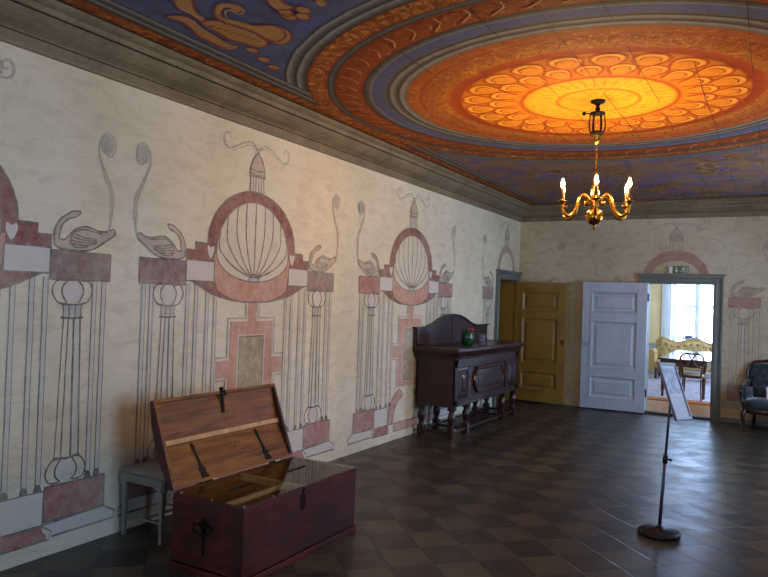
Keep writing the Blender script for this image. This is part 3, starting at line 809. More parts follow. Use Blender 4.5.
def window(name, to3, u0, u1, v0, v1, depth, label, bars=(.62,), reveal=True):
    """to3(u, v, h) with h going outwards"""
    root = bpy.data.objects.new(name, None); COL.objects.link(root); root['kind'] = 'structure'; root['label'] = label
    root.location = to3((u0+u1)/2, v0, 0)
    inv = Vector(root.location)
    def P(*a): return Vector(to3(*a))-inv
    def bx(mb, a, b):
        p, q = P(*a), P(*b); mb.box([min(p[i], q[i]) for i in range(3)], [max(p[i], q[i]) for i in range(3)])
    if reveal:
        mb = MB()
        for q in ([(u0, v0, 0), (u0, v0, depth), (u0, v1, depth), (u0, v1, 0)], [(u1, v0, 0), (u1, v0, depth), (u1, v1, depth), (u1, v1, 0)],
                  [(u0, v1, 0), (u0, v1, depth), (u1, v1, depth), (u1, v1, 0)], [(u0, v0, 0), (u0, v0, depth), (u1, v0, depth), (u1, v0, 0)]):
            mb.face([P(*p) for p in q])
        mb.build('reveal', M['reveal'], root, normals=False)
    mb = MB(); f = .07; d0, d1 = depth-.07, depth-.02
    bx(mb, (u0, v0, d0), (u0+f, v1, d1)); bx(mb, (u1-f, v0, d0), (u1, v1, d1)); bx(mb, (u0, v0, d0), (u1, v0+f, d1)); bx(mb, (u0, v1-f, d0), (u1, v1, d1))
    um = (u0+u1)/2
    bx(mb, (um-.055, v0, d0), (um+.055, v1, d1))
    bx(mb, (um-.02, v0, d0-.02), (um+.02, v1, d0))
    for b in bars: bx(mb, (u0, v0+(v1-v0)*b-.028, d0+.005), (u1, v0+(v1-v0)*b+.028, d1-.005))
    mb.build('sash', M['win_white'], root, bevel=.004)
    mb = MB(); bx(mb, (u0+f*.5, v0+f*.5, depth-.047), (u1-f*.5, v1-f*.5, depth-.043)); mb.build('pane', M['glass'], root)
    mb = MB(); bx(mb, (u0-.04, v0-.04, -.04), (u1+.04, v0, depth-.07)); mb.build('sill', M['win_white'], root, bevel=.004)
    # daylight is sampled through the opening
    L = bpy.data.lights.new('daylight_portal', 'AREA'); L.shape = 'RECTANGLE'; L.cycles.is_portal = True
    p = P((u0+u1)/2, (v0+v1)/2, depth+.02); dirv = (P(0, 0, 0)-P(0, 0, 1)).normalized()
    L.size = u1-u0; L.size_y = v1-v0
    lo = bpy.data.objects.new('daylight_portal', L); COL.objects.link(lo); lo.parent = root; lo.location = p
    lo.rotation_euler = dirv.to_track_quat('-Z', 'Y').to_euler()
    return root
for i, (a, b, c, d) in enumerate(WIN):
    window('window_%d' % (i+1), lambda u, v, h: Vector((W+h, u, v)), a, b, c, d, .4, ('tall white window of the right wall opposite the sideboard', 'tall white window of the right wall near the armchair', 'tall white window of the right wall beside the camera')[i])
window('window_7', lambda u, v, h: Vector((u, YF-h, v)), *WF[0], .4, 'tall white window behind the camera')

# bright room
Y2, XA, XB, H2 = 18.55, -.6, 4.9, 3.1
W4 = (1.60, 2.72, .72, 2.75)
def roomwall(name, hi, lo_, zt=.78):
    t = NT(name); x, y, z = t.sep(t.pos()); n = t.noise(t.pos(), 3, 5)
    a = t.ramp(n, [(.3, tuple(k*.85 for k in hi)), (.7, hi)])
    c = t.mix(t.math('LESS_THAN', z, zt), a, lo_)
    return t.set(c, .75, 0, .2)
M['room2'] = roomwall('cream room wall with grey dado', hx('#e2cc98'), hx('#aeb4b3'))
mb = MB().mat(M['room2'])
grid_wall(mb, lambda u, v, h: Vector((u, Y2, v)), XA, XB, 0, H2, [W4])
mb.box((XA, Y2-.02, .76), (W4[0]-.22, Y2, .80)); mb.box((XA, Y2-.02, 0), (W4[0]-.22, Y2, .12))
struct(mb.build('wall_far', normals=False), 'cream window wall of the bright room with grey dado')
mb = MB().mat(M['room2'])
mb.face([(XA, YB, 0), (XA, Y2, 0), (XA, Y2, H2), (XA, YB, H2)]); struct(mb.build('wall_far_left', normals=False), 'cream left wall of the bright room')
W5 = [(12.8, 14.6, .6, 2.85), (15.6, 17.6, .6, 2.85)]  # out-of-view side openings, added to let more daylight into the far room
mb = MB().mat(M['room2'])
grid_wall(mb, lambda u, v, h: Vector((XB, u, v)), YB, Y2, 0, H2, W5); struct(mb.build('wall_far_right', normals=False), 'cream right wall of the bright room')
for i, q in enumerate(W5): window('window_%d' % (5+i), lambda u, v, h: Vector((XB+h, u, v)), *q, .4, ('added unseen side window brightening the far room, nearer the doorway', 'added unseen side window brightening the far room, by the far corner')[i])
mb = MB().mat(M['room2'])
grid_wall(mb, lambda u, v, h: Vector((u, YB, v)), XA, XB, 0, H2, [DB])
struct(mb.build('wall_partition', normals=False), 'bright room side of the partition wall')
mb = MB(); mb.box((XA, YB, H2), (XB, Y2, H2+.1)); struct(mb.build('ceiling_far', M['reveal']), 'white ceiling of the bright room')
mb = MB(); mb.box((XA, D+.02, -.1), (XB, Y2+.3, 0)); struct(mb.build('floor_far', M['oak']), 'warm wooden floor of the bright room')
window('window_4', lambda u, v, h: Vector((u, Y2+h, v)), *W4, .42, 'tall white window of the bright room', bars=(.50,))
mb = MB()
for a, b in ((W4[0]-.22, W4[0]), (W4[1], W4[1]+.22)):
    mb.box((a, Y2-.035, 0), (b, Y2, 2.95)); mb.box((a+.06, Y2-.05, .1), (b-.06, Y2-.035, 2.85))
mb.box((W4[0]-.22, Y2-.05, 2.75), (W4[1]+.22, Y2, 2.95))
mb.box((W4[0], Y2-.02, .1), (W4[1], Y2, .68))
struct(mb.build('trim_6', M['win_white'], bevel=.004), 'white casing round the bright room window')

# ------------------------------------------------------------------ chest
M['chest_red'] = None
def chest_mat():
    t = NT('worn oxblood paint'); p = t.obj()
    n = t.noise(t.map(p, sc=(1, 1, 3)), 5, 8, .7); g = t.noise(p, 26, 6, .75); k = t.noise(p, 1.8, 4)
    c = t.ramp(n, [(.34, hx('#1c0b09')), (.52, hx('#4a130b')), (.68, hx('#762413'))])
    c = t.mix(t.ramp(k, [(.4, 0.), (.75, .45)]), c, hx('#4a2c2a'))
    c = t.mix(t.ramp(g, [(.58, 0.), (.75, .5)]), c, hx('#24100e'))
    t.bump(g, .25, .004); return t.set(c, t.ramp(n, [(.3, .35), (.7, .55)]), 0, .4)
M['chest_red'] = chest_mat()
def pine_mat():
    t = NT('old pine lining'); p = t.obj()
    n = t.noise(t.map(p, sc=(9, .8, 9)), 2.2, 8, .6, .8); k = t.noise(p, 2.2, 4); f = t.noise(t.map(p, sc=(30, 2, 30)), 3, 4)
    c = t.ramp(n, [(.3, hx('#4c2c0e')), (.5, hx('#855018')), (.72, hx('#a06a26'))])
    c = t.mix(t.ramp(k, [(.4, 0.), (.8, .6)]), c, hx('#54280f'))
    v = t.n.new('ShaderNodeTexVoronoi'); v.inputs['Scale'].default_value = 6; t.l.new(t.map(p, sc=(1, .6, 1)), v.inputs['Vector'])
    c = t.mix(t.ramp(v.outputs['Distance'], [(.05, .85), (.1, .0)]), c, hx('#2f1508'))
    t.bump(f, .1, .003); return t.set(c, .5, 0, .35)
M['pine'] = pine_mat()
M['batten'] = plain('pale pine batten', hx('#d0a468'), .5, var=.15, scale=20)
CX0, CX1, CY0, CY1, CH = .745, 1.309, 3.035, 4.235, .45
ch = thing('wooden_chest', 'large dark red wooden chest with glass-covered top and propped-open lid', 'chest', ((CX0+CX1)/2, (CY0+CY1)/2, 0))
o = Vector(ch.location); l = lambda x, y, z: Vector((x, y, z))-o
def lb(mb, a, b): p, q = l(*a), l(*b); mb.box(tuple(p), tuple(q)); return mb
T = .028
mb = MB().mat(M['chest_red'])
lb(mb, (CX1-T, CY0, .02), (CX1, CY1, CH)); lb(mb, (CX0, CY0, .02), (CX0+T, CY1, CH))
lb(mb, (CX0+T, CY0, .02), (CX1-T, CY0+T, CH)); lb(mb, (CX0+T, CY1-T, .02), (CX1-T, CY1, CH)); lb(mb, (CX0, CY0, .02), (CX1, CY1, .05))
mb.build('body', parent=ch, bevel=.003)
mb = MB(); e = .004
lb(mb, (CX1-T-e, CY0+T, .05), (CX1-T-.0005, CY1-T, CH-.012)); lb(mb, (CX0+T+.0005, CY0+T, .05), (CX0+T+e, CY1-T, CH-.012))
lb(mb, (CX0+T, CY0+T+.0005, .05), (CX1-T, CY0+T+e, CH-.012)); lb(mb, (CX0+T, CY1-T-e, .05), (CX1-T, CY1-T-.0005, CH-.012)); lb(mb, (CX0+T, CY0+T, .051), (CX1-T, CY1-T, .056))
mb.build('lining', M['pine'], ch)
mb = MB()
for a, b in (((CX0-.01, CY0-.012, 0), (CX1+.012, CY0+.0, .04)), ((CX1, CY0-.012, 0), (CX1+.012, CY1+.012, .04)), ((CX0-.01, CY1, 0), (CX1+.012, CY1+.012, .04)), ((CX0-.012, CY0-.012, 0), (CX0, CY1+.012, .04))): lb(mb, a, b)
mb.build('plinth', M['chest_red'], ch, bevel=.004)
# battens and till seen through the glass
mb = MB(); lb(mb, (CX0+T, 3.61, .41), (CX1-T, 3.642, .4495)); mb.build('cross_batten', M['batten'], ch)
mb = MB(); lb(mb, (1.135, CY0+T, .42), (1.158, 3.61, .4495)); mb.build('long_batten', M['batten'], ch)
mb = MB(); lb(mb, (CX0+T, CY0+T, .20), (CX1-T, 3.62, .215)); lb(mb, (1.14, CY0+T, .215), (1.15, 3.62, .40)); mb.build('till', M['pine'], ch)
def top_glass():
    t = NT('chest glass'); t.n.remove(t.b)
    tr = t.n.new('ShaderNodeBsdfTransparent'); tr.inputs[0].default_value = (.80, .84, .82, 1)
    gl = t.n.new('ShaderNodeBsdfGlossy'); gl.inputs['Roughness'].default_value = .015
    fr = t.n.new('ShaderNodeFresnel'); fr.inputs[0].default_value = 1.5
    mx = t.n.new('ShaderNodeMixShader'); bf = t.math('SUBTRACT', 1.0, t.n.new('ShaderNodeNewGeometry').outputs['Backfacing']); t.l.new(t.math('MULTIPLY', fr.outputs[0], bf), mx.inputs[0]); t.l.new(tr.outputs[0], mx.inputs[1]); t.l.new(gl.outputs[0], mx.inputs[2])
    t.l.new(mx.outputs[0], t.out.inputs[0]); return t.m
M['top_glass'] = top_glass()
mb = MB(); lb(mb, (CX0+.002, CY0+.006, CH+.0005), (CX1-.006, CY1-.006, CH+.0065)); mb.build('glass_top', M['top_glass'], ch)
for y0, y1 in ((3.25, 3.47), (3.79, 4.03)):
    mb = MB(); mb.box(tuple(l(.995, y0, CH+.007)), tuple(l(1.012, y1, CH+.011))); mb.build('glass_strip', M['iron'], ch)
for x, y in ((CX1-.015, CY0+.02), (CX1-.015, 3.32), (CX1-.015, 3.62), (CX1-.015, CY1-.02), (1.05, CY0+.015), (.8, CY0+.015)):
    mb = MB(); mb.lathe([(.006, CH+.0), (.007, CH+.009), (0, CH+.012)], tuple(l(x, y, 0)), 8); mb.build('glass_clip', M['steel'], ch)
mb = MB(); mb.prism([(3.565, .345), (3.58, .315), (3.595, .305), (3.61, .315), (3.625, .345), (3.625, .39), (3.61, .41), (3.595, .42), (3.58, .41), (3.565, .39)], 'x', CX1, CX1+.005, Matrix.Translation(-o))
mb.tube([l(CX1+.004, 3.595, .42), l(CX1+.012, 3.595, .445), l(CX1+.004, 3.595, .455)], .006, 6); mb.build('lock_plate', M['iron'], ch)
mb = MB(); mb.prism([(.95, .30), (.985, .325), (1.01, .355), (1.035, .325), (1.07, .30), (1.035, .285), (1.02, .25), (1.015, .12), (1.005, .12), (1.0, .25), (.985, .285)], 'y', CY0-.004, CY0, Matrix.Translation(-o))
mb.tube([l(.94, CY0-.01, .31), l(.95, CY0-.03, .27), l(1.01, CY0-.035, .255), l(1.07, CY0-.03, .27), l(1.08, CY0-.01, .31)], .007, 8); mb.build('handle', M['iron'], ch)
# lid: local s along the chord, n to the outside
th = radians(21.3)
ds, dn = Vector((-sin(th), 0, cos(th))), Vector((-cos(th), 0, -sin(th)))
H0 = Vector((CX0-.001, 0, CH+.012))
def LP(s, n, y): v = H0+ds*s+dn*n; return Vector((v.x, y, v.z))-o
LL = .565
oprof = [(0, 0), (.0, .03), (.14, .062), (.28, .075), (.43, .062), (LL, .03), (LL, 0)]
iprof = [(LL-.02, 0), (LL-.02, .022), (.285, .05), (.02, .022), (.02, 0)]
def lprism(mb, poly, y0, y1):
    A = [mb.bm.verts.new(LP(s, n, y0)) for s, n in poly]; B = [mb.bm.verts.new(LP(s, n, y1)) for s, n in poly]
    k = len(poly); mb.face(A[::-1]); mb.face(B)
    for i in range(k): mb.face([A[i], A[(i+1) % k], B[(i+1) % k], B[i]])
mb = MB()
lprism(mb, oprof+iprof, CY0+.025, CY1-.025)
lprism(mb, oprof, CY0, CY0+.025); lprism(mb, oprof, CY1-.025, CY1)
lid = mb.build('lid', M['chest_red'], ch, bevel=.003)
mb = MB()
lprism(mb, [(.02, .018), (.285, .0455), (.285, .0495), (.02, .022)], CY0+.026, CY1-.026)
lprism(mb, [(.285, .0455), (LL-.02, .018), (LL-.02, .022), (.285, .0495)], CY0+.026, CY1-.026)
lprism(mb, [(.0, -.003), (.02, -.003), (.02, .02), (.0, .0)], CY0+.004, CY1-.004); lprism(mb, [(LL-.022, -.003), (LL-.003, -.003), (LL-.003, 0), (LL-.022, .02)], CY0+.004, CY1-.004)
lprism(mb, [(.02, -.003), (LL-.02, -.003), (LL-.02, 0), (.02, 0)], CY0+.003, CY0+.022)
mb.build('lid_lining', M['pine'], lid)
mb = MB(); lprism(mb, [(.272, .03), (.302, .03), (.302, .047), (.272, .047)], CY0+.026, CY1-.03); mb.build('lid_batten', M['batten'], lid)
for yc, dyy, tp in ((3.30, .04, .27), (3.93, .05, .27)):
    mb = MB()
    pts = [(0, .0), (.05, .0), (.14, .0), (.2, .0), (.26, .0)]
    A = []
    for s, w in ((-.02, .036), (.06, .022), (.08, .03), (.1, .014), (.2, .010), (.235, .018), (.26, .004)):
        yy = yc+dyy*(1-s/.26); n = .015+(.028*(s/.27))-.003 if s > .02 else -.006
        A.append((LP(s, n, yy-w), LP(s, n, yy+w), LP(s, n+.004, yy-w), LP(s, n+.004, yy+w)))
    for p, q in zip(A, A[1:]):
        mb.face([p[0], p[1], q[1], q[0]]); mb.face([p[0], q[0], q[2], p[2]]); mb.face([p[1], p[3], q[3], q[1]])
    mb.build('strap_hinge', M['iron'], lid)
mb = MB()
lprism(mb, [(LL-.15, .028), (LL-.15, .022), (LL-.02, -.008), (LL+.01, -.008), (LL+.01, .0), (LL-.02, .002)], 3.635, 3.655)
lprism(mb, [(LL-.04, -.010), (LL-.0, -.010), (LL-.0, -.003), (LL-.04, -.003)], 3.625, 3.68)
mb.ball(LP(LL+.012, -.004, 3.645), .017, 8); mb.build('hasp', M['iron'], lid)

# ------------------------------------------------------------------ stool
M['white_paint'] = plain('old white furniture paint', hx('#827d6c'), .5, var=.1, scale=14)
M['linen'] = plain('greyish linen', hx('#8c8578'), .9, var=.08, scale=60, bump=.2)
st = thing('stool', 'white painted stool with pale upholstered seat behind the chest', 'stool', (.245, 3.42, 0))
SW, SD = .20, .19   # half sizes in x, y
for sx in (-1, 1):
    for sy in (-1, 1):
        mb = MB(); x, y = sx*(SW-.022), sy*(SD-.022)
        for z0, z1, a, b in ((.0, .03, .014, .013), (.03, .34, .011, .019), (.34, .40, .021, .021)):
            A = [mb.bm.verts.new((x+p*a, y+q*a, z0)) for p, q in ((-1, -1), (1, -1), (1, 1), (-1, 1))]; B = [mb.bm.verts.new((x+p*b, y+q*b, z1)) for p, q in ((-1, -1), (1, -1), (1, 1), (-1, 1))]
            mb.face(A[::-1]); mb.face(B)
            for k in range(4): mb.face([A[k], A[(k+1) % 4], B[(k+1) % 4], B[k]])
        mb.build('leg', M['white_paint'], st, bevel=.003)
mb = MB()
for s in (-1, 1):
    pr = [(-SW, .43), (-SW, .345), (-SW+.045, .36), (-SW+.075, .375), (SW-.075, .375), (SW-.045, .36), (SW, .345), (SW, .43)]
    mb.prism(pr, 'y', s*SD-.011, s*SD+.011)
    pr = [(-SD, .43), (-SD, .345), (-SD+.045, .36), (-SD+.075, .375), (SD-.075, .375), (SD-.045, .36), (SD, .345), (SD, .43)]
    mb.prism(pr, 'x', s*SW-.011, s*SW+.011)
mb.build('apron', M['white_paint'], st, bevel=.003)
for s in (-1, 1):
    mb = MB(); mb.tube([(-SW+.02, s*(SD-.022), .135), (-.04, s*(SD-.022), .135), (0, s*(SD-.022), .135), (.04, s*(SD-.022), .135), (SW-.02, s*(SD-.022), .135)], [.009, .009, .017, .009, .009], 8); mb.build('stretcher', M['white_paint'], st)
mb = MB(); mb.tube([(0, -SD+.02, .135), (0, SD-.02, .135)], .01, 8); mb.build('stretcher', M['white_paint'], st)
mb = MB(); rv = []
for i, (k, z) in enumerate(((1.0, .43), (1.02, .44), (1.0, .452), (.9, .463), (.6, .470), (.2, .473))):
    rv.append([mb.bm.verts.new((SW*k*a, SD*k*b, z)) for a, b in ((-1, -1), (0, -1), (1, -1), (1, 0), (1, 1), (0, 1), (-1, 1), (-1, 0))])
mb.face(rv[0][::-1]); mb.face(rv[-1])
for p, q in zip(rv, rv[1:]):
    for k in range(8): mb.face([p[k], p[(k+1) % 8], q[(k+1) % 8], q[k]], True)
mb.build('seat', M['linen'], st)

# ------------------------------------------------------------------ sideboard
def mahog(name, a, b, c3, rough=.32):
    t = NT(name); p = t.obj()
    n = t.noise(t.map(p, sc=(6, .8, 6)), 3, 8, .65, 1); k = t.noise(p, 3.5, 5, .6)
    c = t.ramp(n, [(.3, a), (.6, b)]); c = t.mix(t.ramp(k, [(.45, 0.), (.75, .6)]), c, c3)
    t.bump(n, .08, .004); return t.set(c, rough, 0, .5)
M['mahog'] = mahog('dark marbled red wood', hx('#1c0c0b'), hx('#371715'), hx('#321b1d'))
M['mahog_dark'] = mahog('black-red wood', hx('#100808'), hx('#1e0f0e'), hx('#20171a'))
M['mahog_hi'] = mahog('worn red moulding', hx('#2c1513'), hx('#43221b'), hx('#3a2a2c'), .3)
X0, X1, Y0, Y1 = .06, .56, 7.64, 9.96
sb = thing('sideboard', 'dark red carved sideboard with arched back board on turned legs', 'sideboard', ((X0+X1)/2, (Y0+Y1)/2, 0))
so = Vector(sb.location); T2 = Matrix.Translation(-so)
mb = MB(); mb.box((X0+.01, Y0+.02, .395), (X1-.015, Y1-.02, .97), T2); mb.build('body', M['mahog_dark'], sb, bevel=.004)
# front frame with stiles and rails
mb = MB()
for a, b in (((Y0, .38), (Y1, .47)), ((Y0, .86), (Y1, .96)), ((Y0, .38), (Y0+.1, .96)), ((Y1-.1, .38), (Y1, .96)), ((8.07, .47), (8.17, .86)), ((9.43, .47), (9.53, .86))):
    mb.box((X1-.02, a[0], a[1]), (X1, b[0], b[1]), T2)
mb.box((X0, Y0, .38), (X1, Y0+.022, .96), T2); mb.box((X0, Y1-.022, .38), (X1, Y1, .96), T2)
mb.box((X0, Y0-.008, .385), (X1+.012, Y1+.008, .405), T2)
mb.build('front_frame', M['mahog'], sb, bevel=.004)
def yrect(a, b, c, d, i): return [(a+i, c+i), (b-i, c+i), (b-i, d-i), (a+i, d-i)]
def raised(name, poly_fn, steps, mat, parent):
    mb = MB(); rv = [[mb.bm.verts.new(Vector((X1-.018+h, y, z))-so) for y, z in poly_fn(i)] for i, h in steps]
    n = len(rv[0])
    for p, q in zip(rv, rv[1:]):
        for k in range(n): mb.face([p[k], p[(k+1) % n], q[(k+1) % n], q[k]])
    mb.face(rv[-1]); return mb.build(name, mat, parent)
for a, b in ((7.75, 8.06), (9.54, 9.85)):
    dr = raised('cabinet_door', lambda i: yrect(a, b, .48, .85, i), ((0, 0), (.0, .012), (.03, .022), (.045, .008), (.07, .008), (.09, .022), (.12, .03)), M['mahog'], sb)
    raised('inset_panel', lambda i: yrect(a, b, .48, .85, i), ((.115, .031), (.125, .033)), M['mahog_hi'], dr)
def hexa(i):
    a, b, c, d = 8.24+i, 9.36-i, .50+i, .84-i; m = .12; g = .03
    return [(a+m, c), (b-m, c), (b-m+g, c+g), (b-g, c+.09), (b, (c+d)/2), (b-g, d-.09), (b-m+g, d-g), (b-m, d), (a+m, d), (a+m-g, d-g), (a+g, d-.09), (a, (c+d)/2), (a+g, c+.09), (a+m-g, c+g)]
cp = raised('centre_panel', hexa, ((0, 0), (0, .02), (.012, .04), (.03, .04), (.05, .018), (.06, .014)), M['mahog_hi'], sb)
raised('inset_panel', hexa, ((.05, .016), (.055, .022), (.07, .024)), M['mahog'], cp)
# top slab with flared moulding
mb = MB(); pr = [(0, .955), (.012, .965), (.018, .985), (.045, 1.02), (.062, 1.045), (.068, 1.06), (.068, 1.088), (.06, 1.098)]
rv = []
for d, z in pr: rv.append([mb.bm.verts.new(Vector(p)-so) for p in ((.012, Y0-d, z), (X1+d, Y0-d, z), (X1+d, Y1+d, z), (.012, Y1+d, z))])
mb.face(rv[0][::-1]); mb.face(rv[-1])
for p, q in zip(rv, rv[1:]):
    for k in range(4): mb.face([p[k], p[(k+1) % 4], q[(k+1) % 4], q[k]])
mb.build('top', M['mahog'], sb, bevel=.003)
# back board with arched centre
ar = smoothpath([(7.93, 1.335), (8.02, 1.345), (8.12, 1.37), (8.3, 1.425), (8.5, 1.465), (8.68, 1.478), (8.88, 1.465), (9.08, 1.425), (9.26, 1.37), (9.36, 1.345), (9.45, 1.335)], 4)
mb = MB(); mb.prism([(7.48+.1, 1.095), (7.58, 1.315), (7.93, 1.315)]+ar+[(9.45, 1.315), (9.98, 1.315), (9.98, 1.095)], 'x', .015, .045, T2)
bb = mb.build('back_board', M['mahog'], sb, bevel=.002)
mb = MB(); mb.box((.01, 7.55, 1.315), (.07, 7.95, 1.335), T2); mb.box((.01, 9.43, 1.315), (.07, 10.0, 1.335), T2)
for p, q in zip(ar, ar[1:]):
    A = [mb.bm.verts.new(Vector((x, pp[0], pp[1]+h))-so) for pp in (p, q) for x, h in ((.01, -.006), (.07, -.006), (.07, .016), (.01, .016))]
    for k in range(4): mb.face([A[k], A[(k+1) % 4], A[4+(k+1) % 4], A[4+k]])
mb.build('moulding', M['mahog_dark'], bb)
mb = MB(); mb.box((.045, 7.6, 1.10), (.06, 9.96, 1.135), T2); mb.box((.045, 8.67, 1.1), (.052, 8.69, 1.46), T2); mb.box((.045, 7.60, 1.1), (.06, 7.64, 1.315), T2); mb.build('moulding', M['mahog_hi'], bb)
# turned legs
def sb_leg(x, y):
    mb = MB(); c = (x-so.x, y-so.y, 0)
    mb.box((c[0]-.042, c[1]-.042, .335), (c[0]+.042, c[1]+.042, .385))
    mb.lathe([(.028, .335), (.036, .325), (.030, .31), (.044, .285), (.050, .25), (.046, .215), (.032, .175), (.026, .16), (.036, .15), (.03, .14), (.042, .13)], c, 14)
    mb.box((c[0]-.04, c[1]-.04, 0), (c[0]+.04, c[1]+.04, .13))
    mb.build('leg', M['mahog'], sb, bevel=.003)
LY = (7.69, 8.13, 9.44, 9.90)
for y in LY: sb_leg(.515, y); sb_leg(.105, y)
mb = MB(); mb.box((.49, LY[0], .055), (.54, LY[-1], .085), T2); mb.build('stretcher', M['mahog'], sb, bevel=.003)
mb = MB(); mb.box((.085, LY[0], .055), (.125, LY[-1], .085), T2); mb.build('stretcher', M['mahog'], sb, bevel=.003)
for y in LY:
    mb = MB(); mb.box((.10, y-.02, .05), (.52, y+.02, .08), T2); mb.build('stretcher', M['mahog'], sb, bevel=.003)

# things on the sideboard
M['green_glaze'] = plain('green glaze', hx('#164a20'), .12, var=.3, scale=12)
M['pink'] = plain('pink petals', hx('#b8304e'), .6, var=.2, scale=30)
M['leafgreen'] = plain('leaf green', hx('#2d5a26'), .6, var=.25, scale=20)
pot = thing('flower_pot', 'green glazed pot with a pink bloom on the sideboard', 'flower pot', (.40, 8.38, 1.099))
mb = MB(); mb.lathe([(.05, 0), (.065, .01), (.082, .06), (.085, .11), (.078, .15), (.082, .165), (.076, .168), (.068, .15), (.06, .14)], n=24); mb.build('pot', M['green_glaze'], pot)
mb = MB()
rp = random.Random(5)
for k in range(12):
    a = k*2.4; r = .03+.03*rp.random(); z = .16+.05*rp.random()
    mb.face([(0, 0, .14), (r*cos(a)+.015*sin(a), r*sin(a)-.015*cos(a), z), (1.5*r*cos(a), 1.5*r*sin(a), z+.01), (r*cos(a)-.015*sin(a), r*sin(a)+.015*cos(a), z)])
mb.build('leaves', M['leafgreen'], pot, normals=False)
mb = MB(); mb.tube([(0, 0, .13), (.03, .01, .2)], .003, 6)
for k in range(9):
    a = k*2*pi/9; mb.ball((.045+.022*cos(a), .01+.022*sin(a), .205+.008*(k % 2)), .016, 8, (1, 1, .8))
mb.ball((.045, .01, .212), .02, 8); mb.build('bloom', M['pink'], pot)
def clear_glass():
    t = NT('clear glass'); t.b.inputs['Transmission Weight'].default_value = .85; t.set(hx('#c8c4e0'), .06, 0, .6); return t.m
M['clear'] = clear_glass()
mb = MB(); mb.lathe([(.0, 0), (.045, 0), (.05, .01), (.047, .06), (.052, .11), (.058, .15), (.055, .15), (.048, .11), (.042, .06), (.044, .014), (0, .012)], n=20)
tag(mb.build('glass_vase', M['clear'], origin=None), 'small clear glass vase beside the green pot on the sideboard', 'vase').location = (.50, 8.62, 1.099)

# ------------------------------------------------------------------ chandelier
cd = thing('chandelier', 'brass six-armed chandelier with lit candle bulbs', 'chandelier', (RC[0], RC[1], HC))
Z = lambda z: z-HC
mb = MB(); mb.lathe([(.0, Z(HC)-.002), (.06, Z(HC)-.002), (.055, Z(HC)-.015), (.02, Z(HC)-.03), (.012, Z(HC)-.05), (.02, Z(HC)-.06), (.02, Z(HC)-.075), (.0, Z(HC)-.085)], n=16); mb.build('ceiling_rose', M['iron'], cd)
mb = MB()
mb.lathe([(.0, Z(3.235)), (.02, Z(3.235)), (.062, Z(3.222)), (.062, Z(3.212)), (0, Z(3.212))], n=16)
for k in range(6):
    a = k*pi/3+.3; P = lambda r, z: (r*cos(a), r*sin(a), Z(z))
    mb.tube(smoothpath([P(.055, 3.215), P(.058, 3.17), P(.062, 3.12), P(.056, 3.08), P(.045, 3.06), P(.04, 3.05)], 3), .005, 6)
mb.lathe([(.05, Z(3.07)), (.055, Z(3.06)), (.05, Z(3.05)), (.0, Z(3.05))], n=16)
mb.ball((-.10, -.03, Z(3.22)), .018, 8); mb.tube([(-.1, -.03, Z(3.22)), (-.06, -.01, Z(3.22))], .005, 6)
mb.build('hanger_cage', M['iron'], cd)
mb = MB(); mb.lathe([(.0, Z(3.052)), (.036, Z(3.05)), (.04, Z(3.035)), (.025, Z(3.02)), (.03, Z(3.005)), (.018, Z(2.985)), (.01, Z(2.97)), (0, Z(2.965))], n=16); mb.build('hanger_knob', M['brass'], cd)
mb = MB()   # chain links
z = 2.97; k = 0
while z > 2.80:
    c = Vector((0, 0, Z(z-.012))); pts = []
    for i in range(11):
        a = 2*pi*i/10; v = (cos(a)*.007, 0, sin(a)*.014) if k % 2 else (0, cos(a)*.007, sin(a)*.014)
        pts.append(c+Vector(v))
    mb.tube(pts, .0025, 5, caps=False); z -= .021; k += 1
mb.build('chain', M['brass'], cd)
mb = MB(); mb.lathe([(0, Z(2.81)), (.006, Z(2.80)), (.010, Z(2.77)), (.014, Z(2.74)), (.011, Z(2.71)), (.017, Z(2.69)), (.012, Z(2.675)), (.022, Z(2.65)), (.028, Z(2.61)), (.034, Z(2.57)), (.03, Z(2.53)), (.02, Z(2.505)), (.034, Z(2.49)), (.034, Z(2.475)), (.018, Z(2.465)), (.028, Z(2.45))], n=20); mb.build('stem', M['brass'], cd)
mb = MB(); mb.lathe([(.0, Z(2.455)), (.03, Z(2.452)), (.05, Z(2.44)), (.064, Z(2.418)), (.070, Z(2.39)), (.064, Z(2.362)), (.05, Z(2.34)), (.028, Z(2.326)), (.012, Z(2.32)), (.016, Z(2.31)), (.009, Z(2.298)), (.007, Z(2.285)), (0, Z(2.28))], n=26); mb.build('globe', M['brass'], cd)
M['candle'] = plain('candle sleeve', hx('#7a5228'), .5, var=.05)
def bulb_mat():
    t = NT('lit bulb'); t.n.remove(t.b); e = t.n.new('ShaderNodeEmission'); e.inputs[0].default_value = (1, .64, .31, 1); e.inputs[1].default_value = BULB
    t.l.new(e.outputs[0], t.out.inputs[0]); return t.m
BULB = 620
M['bulb'] = bulb_mat()
